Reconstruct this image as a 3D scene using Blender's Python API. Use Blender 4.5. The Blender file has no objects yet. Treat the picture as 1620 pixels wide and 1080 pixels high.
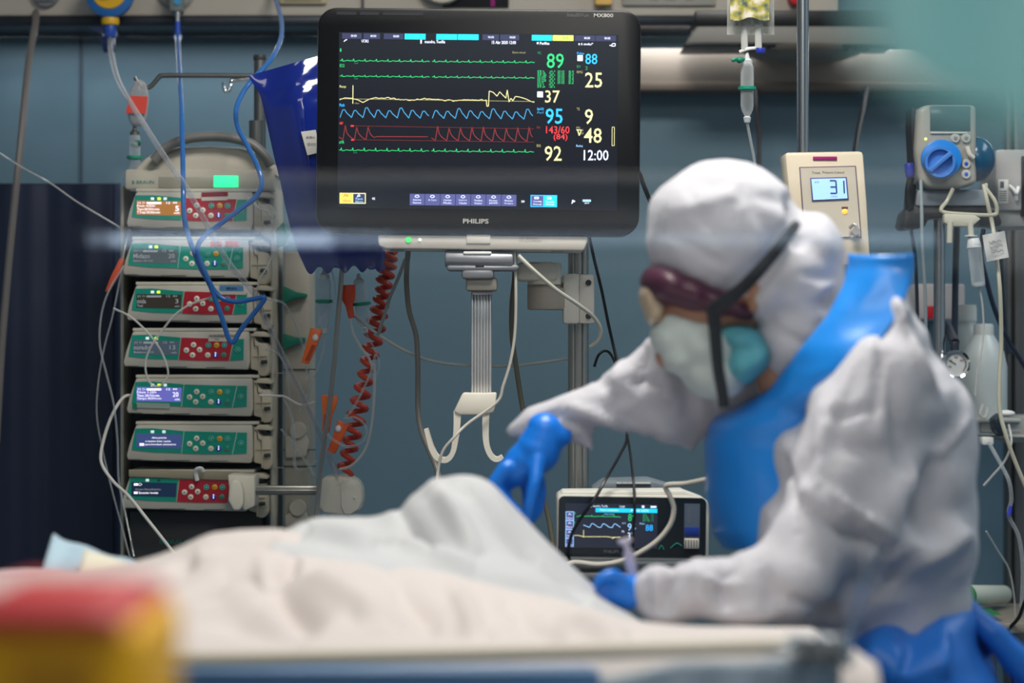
import bpy, bmesh, math, random
import numpy as np
from mathutils import Vector, Matrix, Quaternion
random.seed(7); np.random.seed(7)
S = bpy.context.scene
COL = S.collection
# ------------------------------------------------------------------ camera
CAMZ = 1.30
LENS = 85.0
F = LENS / 36.0 * 1620.0
cam_d = bpy.data.cameras.new('camera'); cam = bpy.data.objects.new('camera', cam_d); COL.objects.link(cam)
cam.location = (0, 0, CAMZ); cam.rotation_euler = (math.pi / 2, 0, 0)
cam_d.lens = LENS; cam_d.sensor_width = 36.0; cam_d.clip_start = 0.05; cam_d.clip_end = 50
cam_d.dof.use_dof = True; cam_d.dof.focus_distance = 3.72; cam_d.dof.aperture_fstop = 2.7
S.camera = cam
# ------------------------------------------------------------------ world, view
w = bpy.data.worlds.new('world'); S.world = w; w.use_nodes = True
w.node_tree.nodes['Background'].inputs[0].default_value = (0.55, 0.62, 0.70, 1)
w.node_tree.nodes['Background'].inputs[1].default_value = 0.25
S.view_settings.view_transform = 'Standard'; S.view_settings.look = 'None'
S.view_settings.exposure = 0.0; S.view_settings.gamma = 1.0; S.view_settings.use_curve_mapping = False
# ------------------------------------------------------------------ lamps (ceiling panels of the ward and of the corridor, plus added fill lights)
def area(name, loc, sx, sy, power, col, rot=(0, 0, 0)):
    d = bpy.data.lights.new(name, 'AREA'); d.shape = 'RECTANGLE'; d.size = sx; d.size_y = sy; d.energy = power; d.color = col
    o = bpy.data.objects.new(name, d); COL.objects.link(o); o.location = loc; o.rotation_euler = rot; return o
area('ceiling_lamp_bed', (0.15, 2.95, 2.66), 0.6, 0.4, 33, (1.0, 0.94, 0.87))
area('ceiling_lamp_front', (-0.3, 1.7, 2.66), 1.2, 0.6, 12, (1.0, 0.95, 0.89))
area('ceiling_lamp_right', (1.7, 3.4, 2.66), 0.6, 1.2, 16, (0.88, 0.95, 1.0))
area('ceiling_lamp_corridor', (0.2, -0.35, 2.66), 1.2, 0.6, 30, (1.0, 0.97, 0.94))
area('wall_wash_left', (-0.55, 4.50, 1.868), 0.9, 0.05, 1.0, (0.95, 0.97, 1.0))  # added strip under the trunking, brightens the upper wall
area('wall_wash_right', (0.75, 4.50, 1.868), 1.1, 0.05, 1.7, (0.95, 0.97, 1.0))  # second added strip, lifts the wall at upper right
area('cloth_fill', (0.35, 1.0, 2.66), 0.6, 0.3, 15, (1.0, 0.97, 0.93))  # added fill that lights the hanging cloth from behind and above

def W(px, py, Y):
    return Vector(((px - 810.0) * Y / F, Y, CAMZ - (py - 540.0) * Y / F))
def U(Y):          # metres per photograph pixel at distance Y
    return Y / F
# ------------------------------------------------------------------ materials
def lin(c):
    r = []
    for v in c[:3]:
        v = v / 255.0
        r.append(v / 12.92 if v <= 0.04045 else ((v + 0.055) / 1.055) ** 2.4)
    return (r[0], r[1], r[2], 1.0)
_m = {}
def M(name, col=(200, 200, 200), rough=0.5, metal=0.0, emit=0.0, ecol=None, alpha=1.0, bump=0.0, bscale=40.0, var=0.0, vscale=6.0, coat=0.0, sss=0.0, ior=1.45, sheen=0.0):
    if name in _m: return _m[name]
    m = bpy.data.materials.new(name); m.use_nodes = True; nt = m.node_tree; b = nt.nodes['Principled BSDF']
    b.inputs['Base Color'].default_value = lin(col); b.inputs['Roughness'].default_value = rough; b.inputs['Metallic'].default_value = metal
    b.inputs['IOR'].default_value = ior
    if coat: b.inputs['Coat Weight'].default_value = coat; b.inputs['Coat Roughness'].default_value = 0.08
    if sheen: b.inputs['Sheen Weight'].default_value = sheen
    if sss:
        b.inputs['Subsurface Weight'].default_value = sss; b.inputs['Subsurface Radius'].default_value = (0.02, 0.01, 0.008)
    if emit:
        b.inputs['Emission Color'].default_value = lin(ecol or col); b.inputs['Emission Strength'].default_value = emit
    if alpha < 1: b.inputs['Alpha'].default_value = alpha
    if bump or var:
        tc = nt.nodes.new('ShaderNodeTexCoord')
    if bump:
        n = nt.nodes.new('ShaderNodeTexNoise'); n.inputs['Scale'].default_value = bscale; n.inputs['Detail'].default_value = 5
        bp = nt.nodes.new('ShaderNodeBump'); bp.inputs['Strength'].default_value = bump; bp.inputs['Distance'].default_value = 0.01
        nt.links.new(tc.outputs['Object'], n.inputs['Vector']); nt.links.new(n.outputs[0], bp.inputs['Height']); nt.links.new(bp.outputs[0], b.inputs['Normal'])
    if var:
        n = nt.nodes.new('ShaderNodeTexNoise'); n.inputs['Scale'].default_value = vscale; n.inputs['Detail'].default_value = 4
        r = nt.nodes.new('ShaderNodeValToRGB'); c = lin(col)
        r.color_ramp.elements[0].position = 0.3; r.color_ramp.elements[1].position = 0.7
        r.color_ramp.elements[0].color = (c[0] * (1 - var), c[1] * (1 - var), c[2] * (1 - var), 1)
        r.color_ramp.elements[1].color = (min(1, c[0] * (1 + var)), min(1, c[1] * (1 + var)), min(1, c[2] * (1 + var)), 1)
        nt.links.new(tc.outputs['Object'], n.inputs['Vector']); nt.links.new(n.outputs[0], r.inputs[0]); nt.links.new(r.outputs[0], b.inputs['Base Color'])
    _m[name] = m; return m
def clear(name, tint=(230, 235, 238), body=0.35, rough=0.08, ior=1.45, bodycol=None):
    """thin clear plastic: light passes, the surface glints, a little body colour"""
    if name in _m: return _m[name]
    m = bpy.data.materials.new(name); m.use_nodes = True; nt = m.node_tree; nt.nodes.clear()
    o = nt.nodes.new('ShaderNodeOutputMaterial'); t = nt.nodes.new('ShaderNodeBsdfTransparent'); t.inputs[0].default_value = lin(tint)
    b = nt.nodes.new('ShaderNodeBsdfPrincipled'); b.inputs['Base Color'].default_value = lin(bodycol or tint); b.inputs['Roughness'].default_value = rough
    mx = nt.nodes.new('ShaderNodeMixShader'); lw = nt.nodes.new('ShaderNodeLayerWeight'); lw.inputs[0].default_value = 0.35
    ma = nt.nodes.new('ShaderNodeMath'); ma.operation = 'MULTIPLY_ADD'; ma.inputs[1].default_value = 0.5; ma.inputs[2].default_value = body; ma.use_clamp = True
    nt.links.new(lw.outputs['Facing'], ma.inputs[0]); nt.links.new(ma.outputs[0], mx.inputs[0]); nt.links.new(t.outputs[0], mx.inputs[1]); nt.links.new(b.outputs[0], mx.inputs[2]); nt.links.new(mx.outputs[0], o.inputs[0])
    _m[name] = m; return m
def pane_mat():
    m = bpy.data.materials.new('window_glass'); m.use_nodes = True; nt = m.node_tree; nt.nodes.clear()
    o = nt.nodes.new('ShaderNodeOutputMaterial'); t = nt.nodes.new('ShaderNodeBsdfTransparent'); t.inputs[0].default_value = (0.98, 0.99, 0.99, 1)
    g = nt.nodes.new('ShaderNodeBsdfGlossy'); g.inputs['Roughness'].default_value = 0.0; g.inputs['Color'].default_value = (1, 1, 1, 1)
    f = nt.nodes.new('ShaderNodeFresnel'); f.inputs[0].default_value = 1.5
    mx = nt.nodes.new('ShaderNodeMixShader'); nt.links.new(f.outputs[0], mx.inputs[0]); nt.links.new(t.outputs[0], mx.inputs[1]); nt.links.new(g.outputs[0], mx.inputs[2]); nt.links.new(mx.outputs[0], o.inputs[0])
    return m
# ------------------------------------------------------------------ mesh builder
class MB:
    def __init__(s): s.bm = bmesh.new()
    def _merge(s, bm2, mat=0):
        me = bpy.data.meshes.new('t'); 
        for f in bm2.faces: f.material_index = mat
        bm2.to_mesh(me); bm2.free(); s.bm.from_mesh(me); bpy.data.meshes.remove(me)
    def box(s, a, b, bev=0.0, seg=2, mat=0, M4=None):
        bm = bmesh.new(); bmesh.ops.create_cube(bm, size=1)
        a = Vector(a); b = Vector(b); c = (a + b) / 2; d = b - a
        for v in bm.verts: v.co = Vector((v.co.x * abs(d.x), v.co.y * abs(d.y), v.co.z * abs(d.z)))
        if bev > 0: bmesh.ops.bevel(bm, geom=bm.edges[:], offset=min(bev, min(abs(d.x), abs(d.y), abs(d.z)) * 0.49), segments=seg, affect='EDGES', profile=0.5)
        for v in bm.verts: v.co += c
        if M4: bm.transform(M4)
        s._merge(bm, mat); return s
    def prism(s, pts, y0, y1, bev=0.0, mat=0, seg=2):
        """pts = list of (x, z); extruded along y from y0 (front) to y1"""
        bm = bmesh.new(); vs = [bm.verts.new((p[0], y0, p[1])) for p in pts]; f = bm.faces.new(vs)
        r = bmesh.ops.extrude_face_region(bm, geom=[f]); 
        for v in [g for g in r['geom'] if isinstance(g, bmesh.types.BMVert)]: v.co.y = y1
        bmesh.ops.recalc_face_normals(bm, faces=bm.faces[:])
        if bev > 0: bmesh.ops.bevel(bm, geom=bm.edges[:], offset=bev, segments=seg, affect='EDGES', profile=0.5, clamp_overlap=True)
        s._merge(bm, mat); return s
    def cyl(s, a, b, r, r2=None, n=20, mat=0, cap=True, bev=0.0):
        a = Vector(a); b = Vector(b); d = b - a; L = d.length; bm = bmesh.new()
        bmesh.ops.create_cone(bm, cap_ends=cap, segments=n, radius1=r, radius2=r if r2 is None else r2, depth=L)
        if bev > 0:
            es = [e for e in bm.edges if abs(e.verts[0].co.z - e.verts[1].co.z) < 1e-7]
            bmesh.ops.bevel(bm, geom=es, offset=bev, segments=2, affect='EDGES', profile=0.5)
        q = Vector((0, 0, 1)).rotation_difference(d.normalized()); bm.transform(Matrix.Translation((a + b) / 2) @ q.to_matrix().to_4x4())
        s._merge(bm, mat); return s
    def ball(s, c, r, mat=0, n=3, rot=None):
        bm = bmesh.new(); bmesh.ops.create_icosphere(bm, subdivisions=n, radius=1)
        if not hasattr(r, '__len__'): r = (r, r, r)
        m = Matrix.Translation(Vector(c)) @ (rot.to_4x4() if rot else Matrix()) @ Matrix.Diagonal((r[0], r[1], r[2], 1)); bm.transform(m)
        s._merge(bm, mat); return s
    def lathe(s, prof, c=(0, 0, 0), n=24, mat=0, axis=(0, 0, 1)):
        """prof: list of (radius, height) from one end to the other; closed with caps"""
        bm = bmesh.new(); rings = []
        for r, z in prof:
            rings.append([bm.verts.new((r * math.cos(2 * math.pi * i / n), r * math.sin(2 * math.pi * i / n), z)) for i in range(n)])
        for A, B in zip(rings, rings[1:]):
            for i in range(n): bm.faces.new((A[i], A[(i + 1) % n], B[(i + 1) % n], B[i]))
        bm.faces.new(rings[0]); bm.faces.new(rings[-1]); bmesh.ops.recalc_face_normals(bm, faces=bm.faces[:])
        q = Vector((0, 0, 1)).rotation_difference(Vector(axis).normalized()); bm.transform(Matrix.Translation(Vector(c)) @ q.to_matrix().to_4x4())
        s._merge(bm, mat); return s
    def tube(s, pts, r, n=10, mat=0, smooth=8, rs=None, closed=False, flat=None):
        pts = [Vector(p) for p in pts]
        if smooth > 1 and len(pts) > 2: P, R = [], []
        if smooth > 1 and len(pts) > 2:
            k = len(pts)
            for i in range(k - 1):
                p0 = pts[max(i - 1, 0)]; p1 = pts[i]; p2 = pts[i + 1]; p3 = pts[min(i + 2, k - 1)]
                for j in range(smooth):
                    t = j / smooth
                    P.append(0.5 * ((2 * p1) + (-p0 + p2) * t + (2 * p0 - 5 * p1 + 4 * p2 - p3) * t * t + (-p0 + 3 * p1 - 3 * p2 + p3) * t ** 3))
                    R.append((rs[i] * (1 - t) + rs[i + 1] * t) if rs else r)
            P.append(pts[-1]); R.append(rs[-1] if rs else r)
        else: P = pts; R = rs or [r] * len(P)
        bm = bmesh.new(); rings = []; up = None
        for i, p in enumerate(P):
            t = (P[min(i + 1, len(P) - 1)] - P[max(i - 1, 0)])
            t = t.normalized() if t.length > 1e-9 else Vector((0, 0, 1))
            if up is None:
                up = Vector((0, 1, 0)) if abs(t.y) < 0.9 else Vector((1, 0, 0))
            up = (up - t * up.dot(t)); up = up.normalized() if up.length > 1e-6 else t.orthogonal().normalized(); sd = t.cross(up)
            f = flat or 1.0
            rings.append([bm.verts.new(p + (up * math.cos(2 * math.pi * k / n) * f + sd * math.sin(2 * math.pi * k / n)) * R[i]) for k in range(n)])
        for A, B in zip(rings, rings[1:]):
            for i in range(n): bm.faces.new((A[i], A[(i + 1) % n], B[(i + 1) % n], B[i]))
        bm.faces.new(rings[0]); bm.faces.new(rings[-1]); bmesh.ops.recalc_face_normals(bm, faces=bm.faces[:])
        s._merge(bm, mat); return s
    def quad(s, pts, mat=0):
        bm = bmesh.new(); bm.faces.new([bm.verts.new(p) for p in pts]); s._merge(bm, mat); return s
    def grid(s, P, mat=0, thick=0.0):
        """P: rows x cols of points"""
        bm = bmesh.new(); V = [[bm.verts.new(p) for p in r] for r in P]
        for A, B in zip(V, V[1:]):
            for i in range(len(A) - 1): bm.faces.new((A[i], A[i + 1], B[i + 1], B[i]))
        if thick:
            bmesh.ops.recalc_face_normals(bm, faces=bm.faces[:]); bmesh.ops.solidify(bm, geom=bm.faces[:], thickness=thick)
        s._merge(bm, mat); return s
    def text(s, t, x0, x1, z0, z1, y, mat=0, bold=0.0, shear=0.0):
        me = text_mesh(t, bold); co = [v.co.copy() for v in me.vertices]
        if co:
            ax, bx = min(c.x for c in co), max(c.x for c in co); az, bz = min(c.y for c in co), max(c.y for c in co)
            bm = bmesh.new(); bm.from_mesh(me)
            for v in bm.verts: v.co = Vector((x0 + (v.co.x - ax) / max(bx - ax, 1e-6) * (x1 - x0), y, z0 + (v.co.y - az) / max(bz - az, 1e-6) * (z1 - z0)))
            s._merge(bm, mat)
        return s
    def xf(s, m): s.bm.transform(m); return s
    def build(s, name, mats, parent=None, local=False, smooth=True, label=None, angle=40):
        me = bpy.data.meshes.new(name)
        if not isinstance(mats, (list, tuple)): mats = [mats]
        for m in mats: me.materials.append(m)
        bm = s.bm
        if parent is not None and not local:
            L = world_loc(parent)
            for v in bm.verts: v.co -= L
        org = None
        if parent is None and not local and len(bm.verts):
            xs = [v.co for v in bm.verts]; org = Vector(((min(v.x for v in xs) + max(v.x for v in xs)) / 2, (min(v.y for v in xs) + max(v.y for v in xs)) / 2, min(v.z for v in xs)))
            for v in bm.verts: v.co -= org
        bm.to_mesh(me); bm.free()
        if smooth:
            me.polygons.foreach_set('use_smooth', [True] * len(me.polygons))
            try: me.set_sharp_from_angle(angle=math.radians(angle))
            except Exception: pass
        o = bpy.data.objects.new(name, me); COL.objects.link(o)
        if parent is not None: o.parent = parent
        elif org is not None: o.location = org
        if label: o['label'] = label
        return o
def world_loc(o):
    L = Vector((0, 0, 0))
    while o is not None: L = L + Vector(o.location); o = o.parent
    return L
_tm = {}
def text_mesh(t, bold):
    k = (t, bold)
    if k in _tm: return _tm[k]
    cu = bpy.data.curves.new('t', 'FONT'); cu.body = t; cu.size = 1; cu.resolution_u = 2; cu.offset = bold
    ob = bpy.data.objects.new('t', cu); me = bpy.data.meshes.new_from_object(ob)
    bpy.data.objects.remove(ob); _tm[k] = me; return me
def tag(o, label=None, cat=None, group=None, kind=None):
    if label: o['label'] = label
    if cat: o['category'] = cat
    if group: o['group'] = group
    if kind: o['kind'] = kind
    return o
def thing(name, label, cat, loc=(0, 0, 0), rot=None, group=None):
    o = bpy.data.objects.new(name, None); COL.objects.link(o); o.location = loc; o.empty_display_size = 0.05
    if rot: o.rotation_euler = rot
    return tag(o, label, cat, group)
def cable(name, label, cat, pts, rpx, mat, group=None, n=8, Y=None):
    """a hose or cable through points (px, py, distance)"""
    mb = MB(); P = [W(*p) if len(p) == 3 else W(p[0], p[1], Y) for p in pts]; Ym = sum(p.y for p in P) / len(P)
    mb.tube(P, rpx * U(Ym), n=n); return tag(mb.build(name, mat), label, cat, group)
def blob(name, prims, mats, parent, voxel=0.008, smooth=6, fold=None, label=None, post=None):
    """one continuous surface grown around overlapping ellipsoids and tapering limbs"""
    mb = MB()
    for p in prims:
        if p[0] == 'e': mb.ball(p[1], p[2], n=3, rot=(p[3] if len(p) > 3 else None))
        else:
            a, b, ra, rb = Vector(p[1]), Vector(p[2]), p[3], p[4]
            mb.ball(a, ra); mb.ball(b, rb); mb.cyl(a, b, ra, rb, n=24)
    me = bpy.data.meshes.new('t'); mb.bm.to_mesh(me); mb.bm.free()
    ob = bpy.data.objects.new('t', me); COL.objects.link(ob)
    r = ob.modifiers.new('r', 'REMESH'); r.mode = 'VOXEL'; r.voxel_size = voxel; r.adaptivity = 0
    sm = ob.modifiers.new('s', 'SMOOTH'); sm.iterations = smooth; sm.factor = 0.5
    dg = bpy.context.evaluated_depsgraph_get(); dg.update(); out = bpy.data.meshes.new_from_object(ob.evaluated_get(dg))
    bpy.data.objects.remove(ob); bpy.data.meshes.remove(me)
    n = len(out.vertices); co = np.empty(n * 3); out.vertices.foreach_get('co', co); co = co.reshape(-1, 3)
    no = np.empty(n * 3); out.vertices.foreach_get('normal', no); no = no.reshape(-1, 3)
    if fold is not None: co = co + no * fold(co)[:, None]
    if post is not None: co = post(co)
    co = co - np.array(world_loc(parent)) if parent is not None else co
    out.vertices.foreach_set('co', co.ravel()); out.name = name
    for m in (mats if isinstance(mats, list) else [mats]): out.materials.append(m)
    out.polygons.foreach_set('use_smooth', [True] * len(out.polygons)); out.update()
    o = bpy.data.objects.new(name, out); COL.objects.link(o)
    if parent is not None: o.parent = parent
    if label: o['label'] = label
    return o
def wrinkle(amp, freq, seed, aniso=(1, 1, 1)):
    rng = np.random.RandomState(seed); K = []
    for i in range(14):
        d = rng.normal(size=3) * np.array(aniso); d /= np.linalg.norm(d); K.append((d * freq * rng.uniform(0.5, 1.9), rng.uniform(0, 6.28), rng.uniform(0.4, 1)))
    def f(co):
        # warped ridges: creases rather than plain waves
        wv = np.stack([np.sin(co @ np.array([3.1, 2.2, 5.3]) * 2.1 + seed), np.cos(co @ np.array([4.3, 1.2, -3.1]) * 2.3), np.sin(co @ np.array([-2.2, 4.2, 2.9]) * 2.7)], 1) * 0.05
        c2 = co + wv; s = np.zeros(len(co))
        for k, ph, a in K:
            s += a * (1 - 2 * np.abs(np.sin(c2 @ k * 0.5 + ph)) ** 0.8)
        return amp * s / 4.0
    return f
def ridges(lines, mult=1.0):
    """raised or sunk folds: each (px,py,px,py, Y, width_px, height_m)"""
    def f(co):
        px = co[:, 0] / co[:, 1] * F + 810; py = 540 - (co[:, 2] - CAMZ) / co[:, 1] * F; s = np.zeros(len(co))
        for x0, y0, x1, y1, _, wd, h in lines:
            d = np.array([x1 - x0, y1 - y0], float); L = np.hypot(*d); d /= L
            t = np.clip(((px - x0) * d[0] + (py - y0) * d[1]) / L, 0, 1); q = np.hypot(px - x0 - t * L * d[0], py - y0 - t * L * d[1])
            s += h * np.exp(-(q / wd) ** 2) * np.sin(np.clip(t * 1.1 - 0.02, 0.05, 1.0) * math.pi) ** 0.5
        return s * mult
    return f
# ------------------------------------------------------------------ common materials
beige = M('beige_plastic', (206, 198, 184), 0.45)
cream = M('cream_plastic', (228, 222, 208), 0.4)
cream_d = M('cream_plastic_worn', (196, 188, 172), 0.5, var=0.06, vscale=20)
grey_p = M('grey_plastic', (128, 130, 134), 0.4)
grey_d = M('dark_grey_plastic', (52, 54, 58), 0.5)
black = M('black_plastic', (16, 17, 20), 0.35)
steel = M('brushed_steel', (190, 192, 195), 0.25, metal=1.0)
steel_d = M('dull_steel', (120, 122, 120), 0.4, metal=0.9)
chrome = M('chrome', (215, 218, 222), 0.12, metal=1.0)
white_p = M('white_plastic', (232, 232, 228), 0.4)
paper = M('white_paper', (225, 222, 214), 0.8)
ink = M('black_ink', (28, 28, 32), 0.6)
green_p = M('green_plastic', (8, 120, 96), 0.4)
cl = clear('clear_tubing', (236, 240, 242), 0.14)
cl2 = clear('clear_plastic', (238, 242, 244), 0.14)
clm = clear('milky_tubing', (230, 230, 228), 0.36)
cblue = clear('blue_tubing', (80, 150, 225), 0.55, bodycol=(62, 126, 200))
# ------------------------------------------------------------------ room
def struct(o): o['kind'] = 'structure'; return o
wallm = M('painted_wall_blue', (90, 118, 133), 0.5, var=0.05, vscale=1.5, bump=0.05, bscale=60)
floorm = M('vinyl_floor', (96, 116, 134), 0.35, var=0.08, vscale=3)
ceilm = M('ceiling_tiles', (205, 206, 204), 0.8)
sidew = M('painted_wall_pale', (168, 182, 190), 0.7, var=0.04)
X0, X1, YB, YG, YC, ZT = -2.2, 2.6, 4.60, 0.50, -1.1, 2.70
def slab(name, a, b, m, bev=0): return struct(MB().box(a, b, bev).build(name, m, smooth=False))
slab('floor', (X0 - .1, YC - .1, -0.1), (X1 + .1, YB + .1, 0), floorm)
slab('ceiling', (X0 - .1, YC - .1, ZT), (X1 + .1, YB + .1, ZT + .1), ceilm)
slab('wall_back', (X0 - .1, YB, 0), (X1 + .1, YB + .1, ZT), wallm)
slab('wall_left', (X0 - .1, YC, 0), (X0, YB, ZT), sidew)
slab('wall_right', (X1, YC, 0), (X1 + .1, YB, ZT), sidew)
slab('wall_corridor', (X0, YC - .1, 0), (X1, YC, ZT), M('corridor_wall_paint', (30, 38, 46), 0.7))
slab('baseboard_back', (X0, YB - 0.015, 0), (X1, YB, 0.12), M('baseboard_vinyl', (60, 74, 90), 0.5))
# glazed partition between corridor and ward
pw = MB()
pw.box((X0, YG - .05, 0), (X1, YG + .05, 0.85)).box((X0, YG - .05, 2.05), (X1, YG + .05, ZT)).box((X0, YG - .05, 0.85), (-1.0, YG + .05, 2.05)).box((1.0, YG - .05, 0.85), (X1, YG + .05, 2.05))
struct(pw.build('wall_partition', sidew, smooth=False))
wf = MB()
for a, b in (((-1.0, -.06, .85), (-.95, .06, 2.05)), ((.95, -.06, .85), (1.0, .06, 2.05)), ((-.95, -.06, .85), (.95, .06, .90)), ((-.95, -.06, 2.0), (.95, .06, 2.05))):
    wf.box((a[0], YG + a[1], a[2]), (b[0], YG + b[1], b[2]), 0.004)
win = struct(wf.build('window_1', M('window_frame_paint', (150, 156, 160), 0.4, metal=0.3)))
gp = MB().quad([(-.95, YG, .90), (.95, YG, .90), (.95, YG, 2.0), (-.95, YG, 2.0)])
gp.quad([(-.95, YG + .006, .90), (.95, YG + .006, .90), (.95, YG + .006, 2.0), (-.95, YG + .006, 2.0)])
gp.build('glass_pane', pane_mat(), parent=win, smooth=False)
# ------------------------------------------------------------------ corridor: what the pane mirrors
cl_l = thing('wall_lamp', 'slim strip lamp on the corridor wall whose streak shows in the window glass', 'lamp', (-0.38, YC + .0, CAMZ + 0.135))
Zl = CAMZ + 162 * (2 * YG - YC - .04) / F
Xf = lambda px: (px - 810) * (2 * YG - YC) / F
MB().box((Xf(120), YC, Zl - .012), (Xf(1500), YC + .03, Zl + .012), 0.004).build('housing', M('lamp_housing', (120, 128, 136), 0.4, metal=0.3), cl_l)
for k, (xa, xb, em) in enumerate(((150, 185, 1.5), (185, 330, 5.0), (330, 530, 7.0), (530, 620, 2.5), (620, 1040, .8), (1040, 1230, 1.3), (1230, 1470, 1.6))):
    MB().cyl((Xf(xa), YC + .036, Zl), (Xf(xb), YC + .036, Zl), 0.0055, n=14).build('tube', M('lit_tube_%d' % k, (205, 226, 250), emit=em), cl_l)
haze_bd = thing('haze_reflector', 'long pale shallow corridor cabinet added for a faint haze in the window glass', 'reflector', (0, YC, 0))  # unseen board, sized so its reflection lays a band of haze on the pane
zc = CAMZ + 246 * (2 * YG - YC) / F
MB().box((Xf(190), YC, zc - .075), (Xf(1660), YC + .02, zc), 0.003).build('front', M('haze_pale', (214, 218, 220), 0.5), haze_bd)
MB().box((Xf(190), YC, zc), (Xf(1660), YC + .035, zc + .010), 0.002).build('top_edge', M('haze_pale_edge', (240, 240, 240), 0.4), haze_bd)
# ------------------------------------------------------------------ service trunking above the beds
tr = thing('service_panel', 'long cream service panel with gas outlets along the top of the wall', 'wall panel', (0, 4.52, 1.9))
y = 4.45
z0 = W(0, 26, y).z
MB().box((X0, y, z0), (W(1328, 0, y).x, YB, z0 + .36), 0.008).build('panel', M('trunking_paint', (190, 182, 170), 0.45, var=0.03), tr)
MB().box((X0, y - .005, z0 - .018), (W(1328, 0, y).x, YB, z0), 0.003).build('rail', M('rail_dark', (44, 50, 58), 0.35, metal=0.6), tr)
MB().box((W(700, 0, y).x, y - .006, z0 + .016), (W(805, 0, y).x, y, z0 + .30), 0.002).build('socket_recess', black, tr)
MB().box((W(776, 0, y).x, y - .009, z0 + .017), (W(783, 0, y).x, y - .005, z0 + .29), 0.001).build('magenta_strip', M('magenta_plastic', (150, 30, 120), 0.4), tr)
MB().box((W(572, 0, y).x, y - .004, z0), (W(576, 0, y).x, y, z0 + .3)).build('seam', grey_d, tr)
o = MB(); o.box(W(442, 8, y) + Vector((0, -.012, 0)), W(518, -90, y), 0.008).build('socket_cover', M('beige_frame', (200, 186, 150), 0.4), tr)
MB().box(W(449, 4, y) + Vector((0, -.015, 0)), W(511, -84, y) + Vector((0, -.008, 0)), 0.004).build('socket_inset', M('beige_inset', (176, 166, 140), 0.4), tr)
MB().cyl(W(700, -30, y), W(700, -30, y) + Vector((0, -.03, 0)), 0.045, bev=.004).build('gas_outlet', beige, tr)
MB().box(W(940, 12, y) + Vector((0, -.03, 0)), W(968, -60, y), 0.006).build('switch', M('amber_lens', (236, 190, 110), 0.3), tr)
ic = MB(); ic.box(W(984, 10, y) + Vector((0, -.008, 0)), W(1132, -70, y), 0.003, mat=0)
for t_, a_, b_ in (('TIMER', 1026, 1041), ('PAUSE', 1050, 1068), ('CLEAR', 1083, 1098)):
    ic.text(t_, W(a_, 0, y).x, W(b_, 0, y).x, W(0, 2, y).z, W(0, -3, y).z, y - .0085, mat=1)
ic.build('control_plate', [M('plate_grey', (170, 168, 160), 0.4, metal=0.3), ink], tr)
MB().cyl(W(1258, -2, y), W(1258, -2, y) + Vector((0, -.03, 0)), 0.016, bev=.004).build('alarm_button', M('red_plastic', (190, 26, 40), 0.35), tr)
b_ = MB(); b_.cyl(W(222, -14, y), W(222, -14, y) + Vector((0, -.03, 0)), 0.001, n=8)
for k in range(7): b_.box(W(62 + 4 * k, 4, y) + Vector((0, -.018, 0)), W(64 + 4 * k, -30, y) + Vector((0, -.012, 0)))
b_.cyl(W(74, -10, y), W(74, -10, y) + Vector((0, -.013, 0)), 0.026, bev=.003); b_.build('gauge_dial', grey_p, tr)
MB().box(W(125, 30, 4.598), W(131, 620, 4.6), 0).build('trim_1', M('trim_seam', (60, 78, 92), 0.5), smooth=False)['kind'] = 'structure'
# equipment rail on the right
rl = thing('equipment_rail', 'wide beige horizontal rail behind and right of the large monitor', 'rail', (0.6, 4.55, 1.78))
y = 4.52
MB().box(W(985, 139, y), W(1700, 84, YB - .0), 0.006).build('board', M('rail_beige', (158, 146, 134), 0.5, var=0.04), rl)
MB().box(W(985, 143, y) + Vector((0, -.004, 0)), W(1700, 137, YB), 0.002).build('lip', M('rail_lip', (110, 98, 88), 0.5), rl)
# grey equipment case hung in front of the rail
y = 4.36
gc = thing('equipment_case', 'flat grey equipment case with black edge under the cream service panel', 'case', tuple(W(1245, 78, y)))
MB().prism([(W(p, q, y).x, W(p, q, y).z) for p, q in ((1082, 72), (1103, 40), (1412, 40), (1420, 70))], y, y + .14, 0.004).build('body', M('case_grey', (122, 120, 114), 0.5), gc)
MB().tube([W(1082, 74, y - .004), W(1103, 70, y - .006), W(1250, 71, y - .008), W(1420, 74, y - .004)], .0035).build('edge', black, gc)
MB().box(W(1100, 40, y) + Vector((0, -.004, 0)), W(1415, 33, y + .14), 0.002).build('lid', black, gc)
q = MB()
for k in range(5): q.box(W(1215 + 34 * k, 81, y), W(1240 + 34 * k, 75, y + .01), .001)
q.build('connector', grey_d, gc)
# round lower tray
MB().lathe([(0.001, 0), (0.075, .004), (0.105, .014), (0.11, .022)], c=W(1270, 98, 4.44), n=32).build('tray', M('tray_grey', (128, 118, 108), 0.4), gc)
# ------------------------------------------------------------------ added navy sheet in place of the shaded lower wall, left
y = 4.35
ns = thing('shade_screen', 'dark navy sheet added for the shaded lower wall left of the pump tower', 'screen', (W(60, 0, y).x, y, 0))
P = []
for r in range(14):
    z = 0.12 + (W(0, 292, y).z - 0.12) * r / 13
    P.append([Vector((W(-60, 0, y).x + (W(178, 0, y).x - W(-60, 0, y).x) * c / 60, y + .004 * math.sin(c * .22 + .3 * math.sin(r * .5)) + .0015 * math.sin(c * .6), z)) for c in range(61)])
MB().grid(P, thick=.004).build('shade_sheet', M('navy_shade', (22, 34, 62), 0.5, sheen=0.1, var=.1, vscale=4), ns)
fr = MB(); xa, xb, zt = W(-62, 0, y).x, W(180, 0, y).x, W(0, 290, y).z
fr.tube([(xa, y + .02, 0.02), (xa, y + .02, zt), (xb - .0, y + .02, zt), (xb, y + .02, 0.02)], .009, smooth=1)
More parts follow.
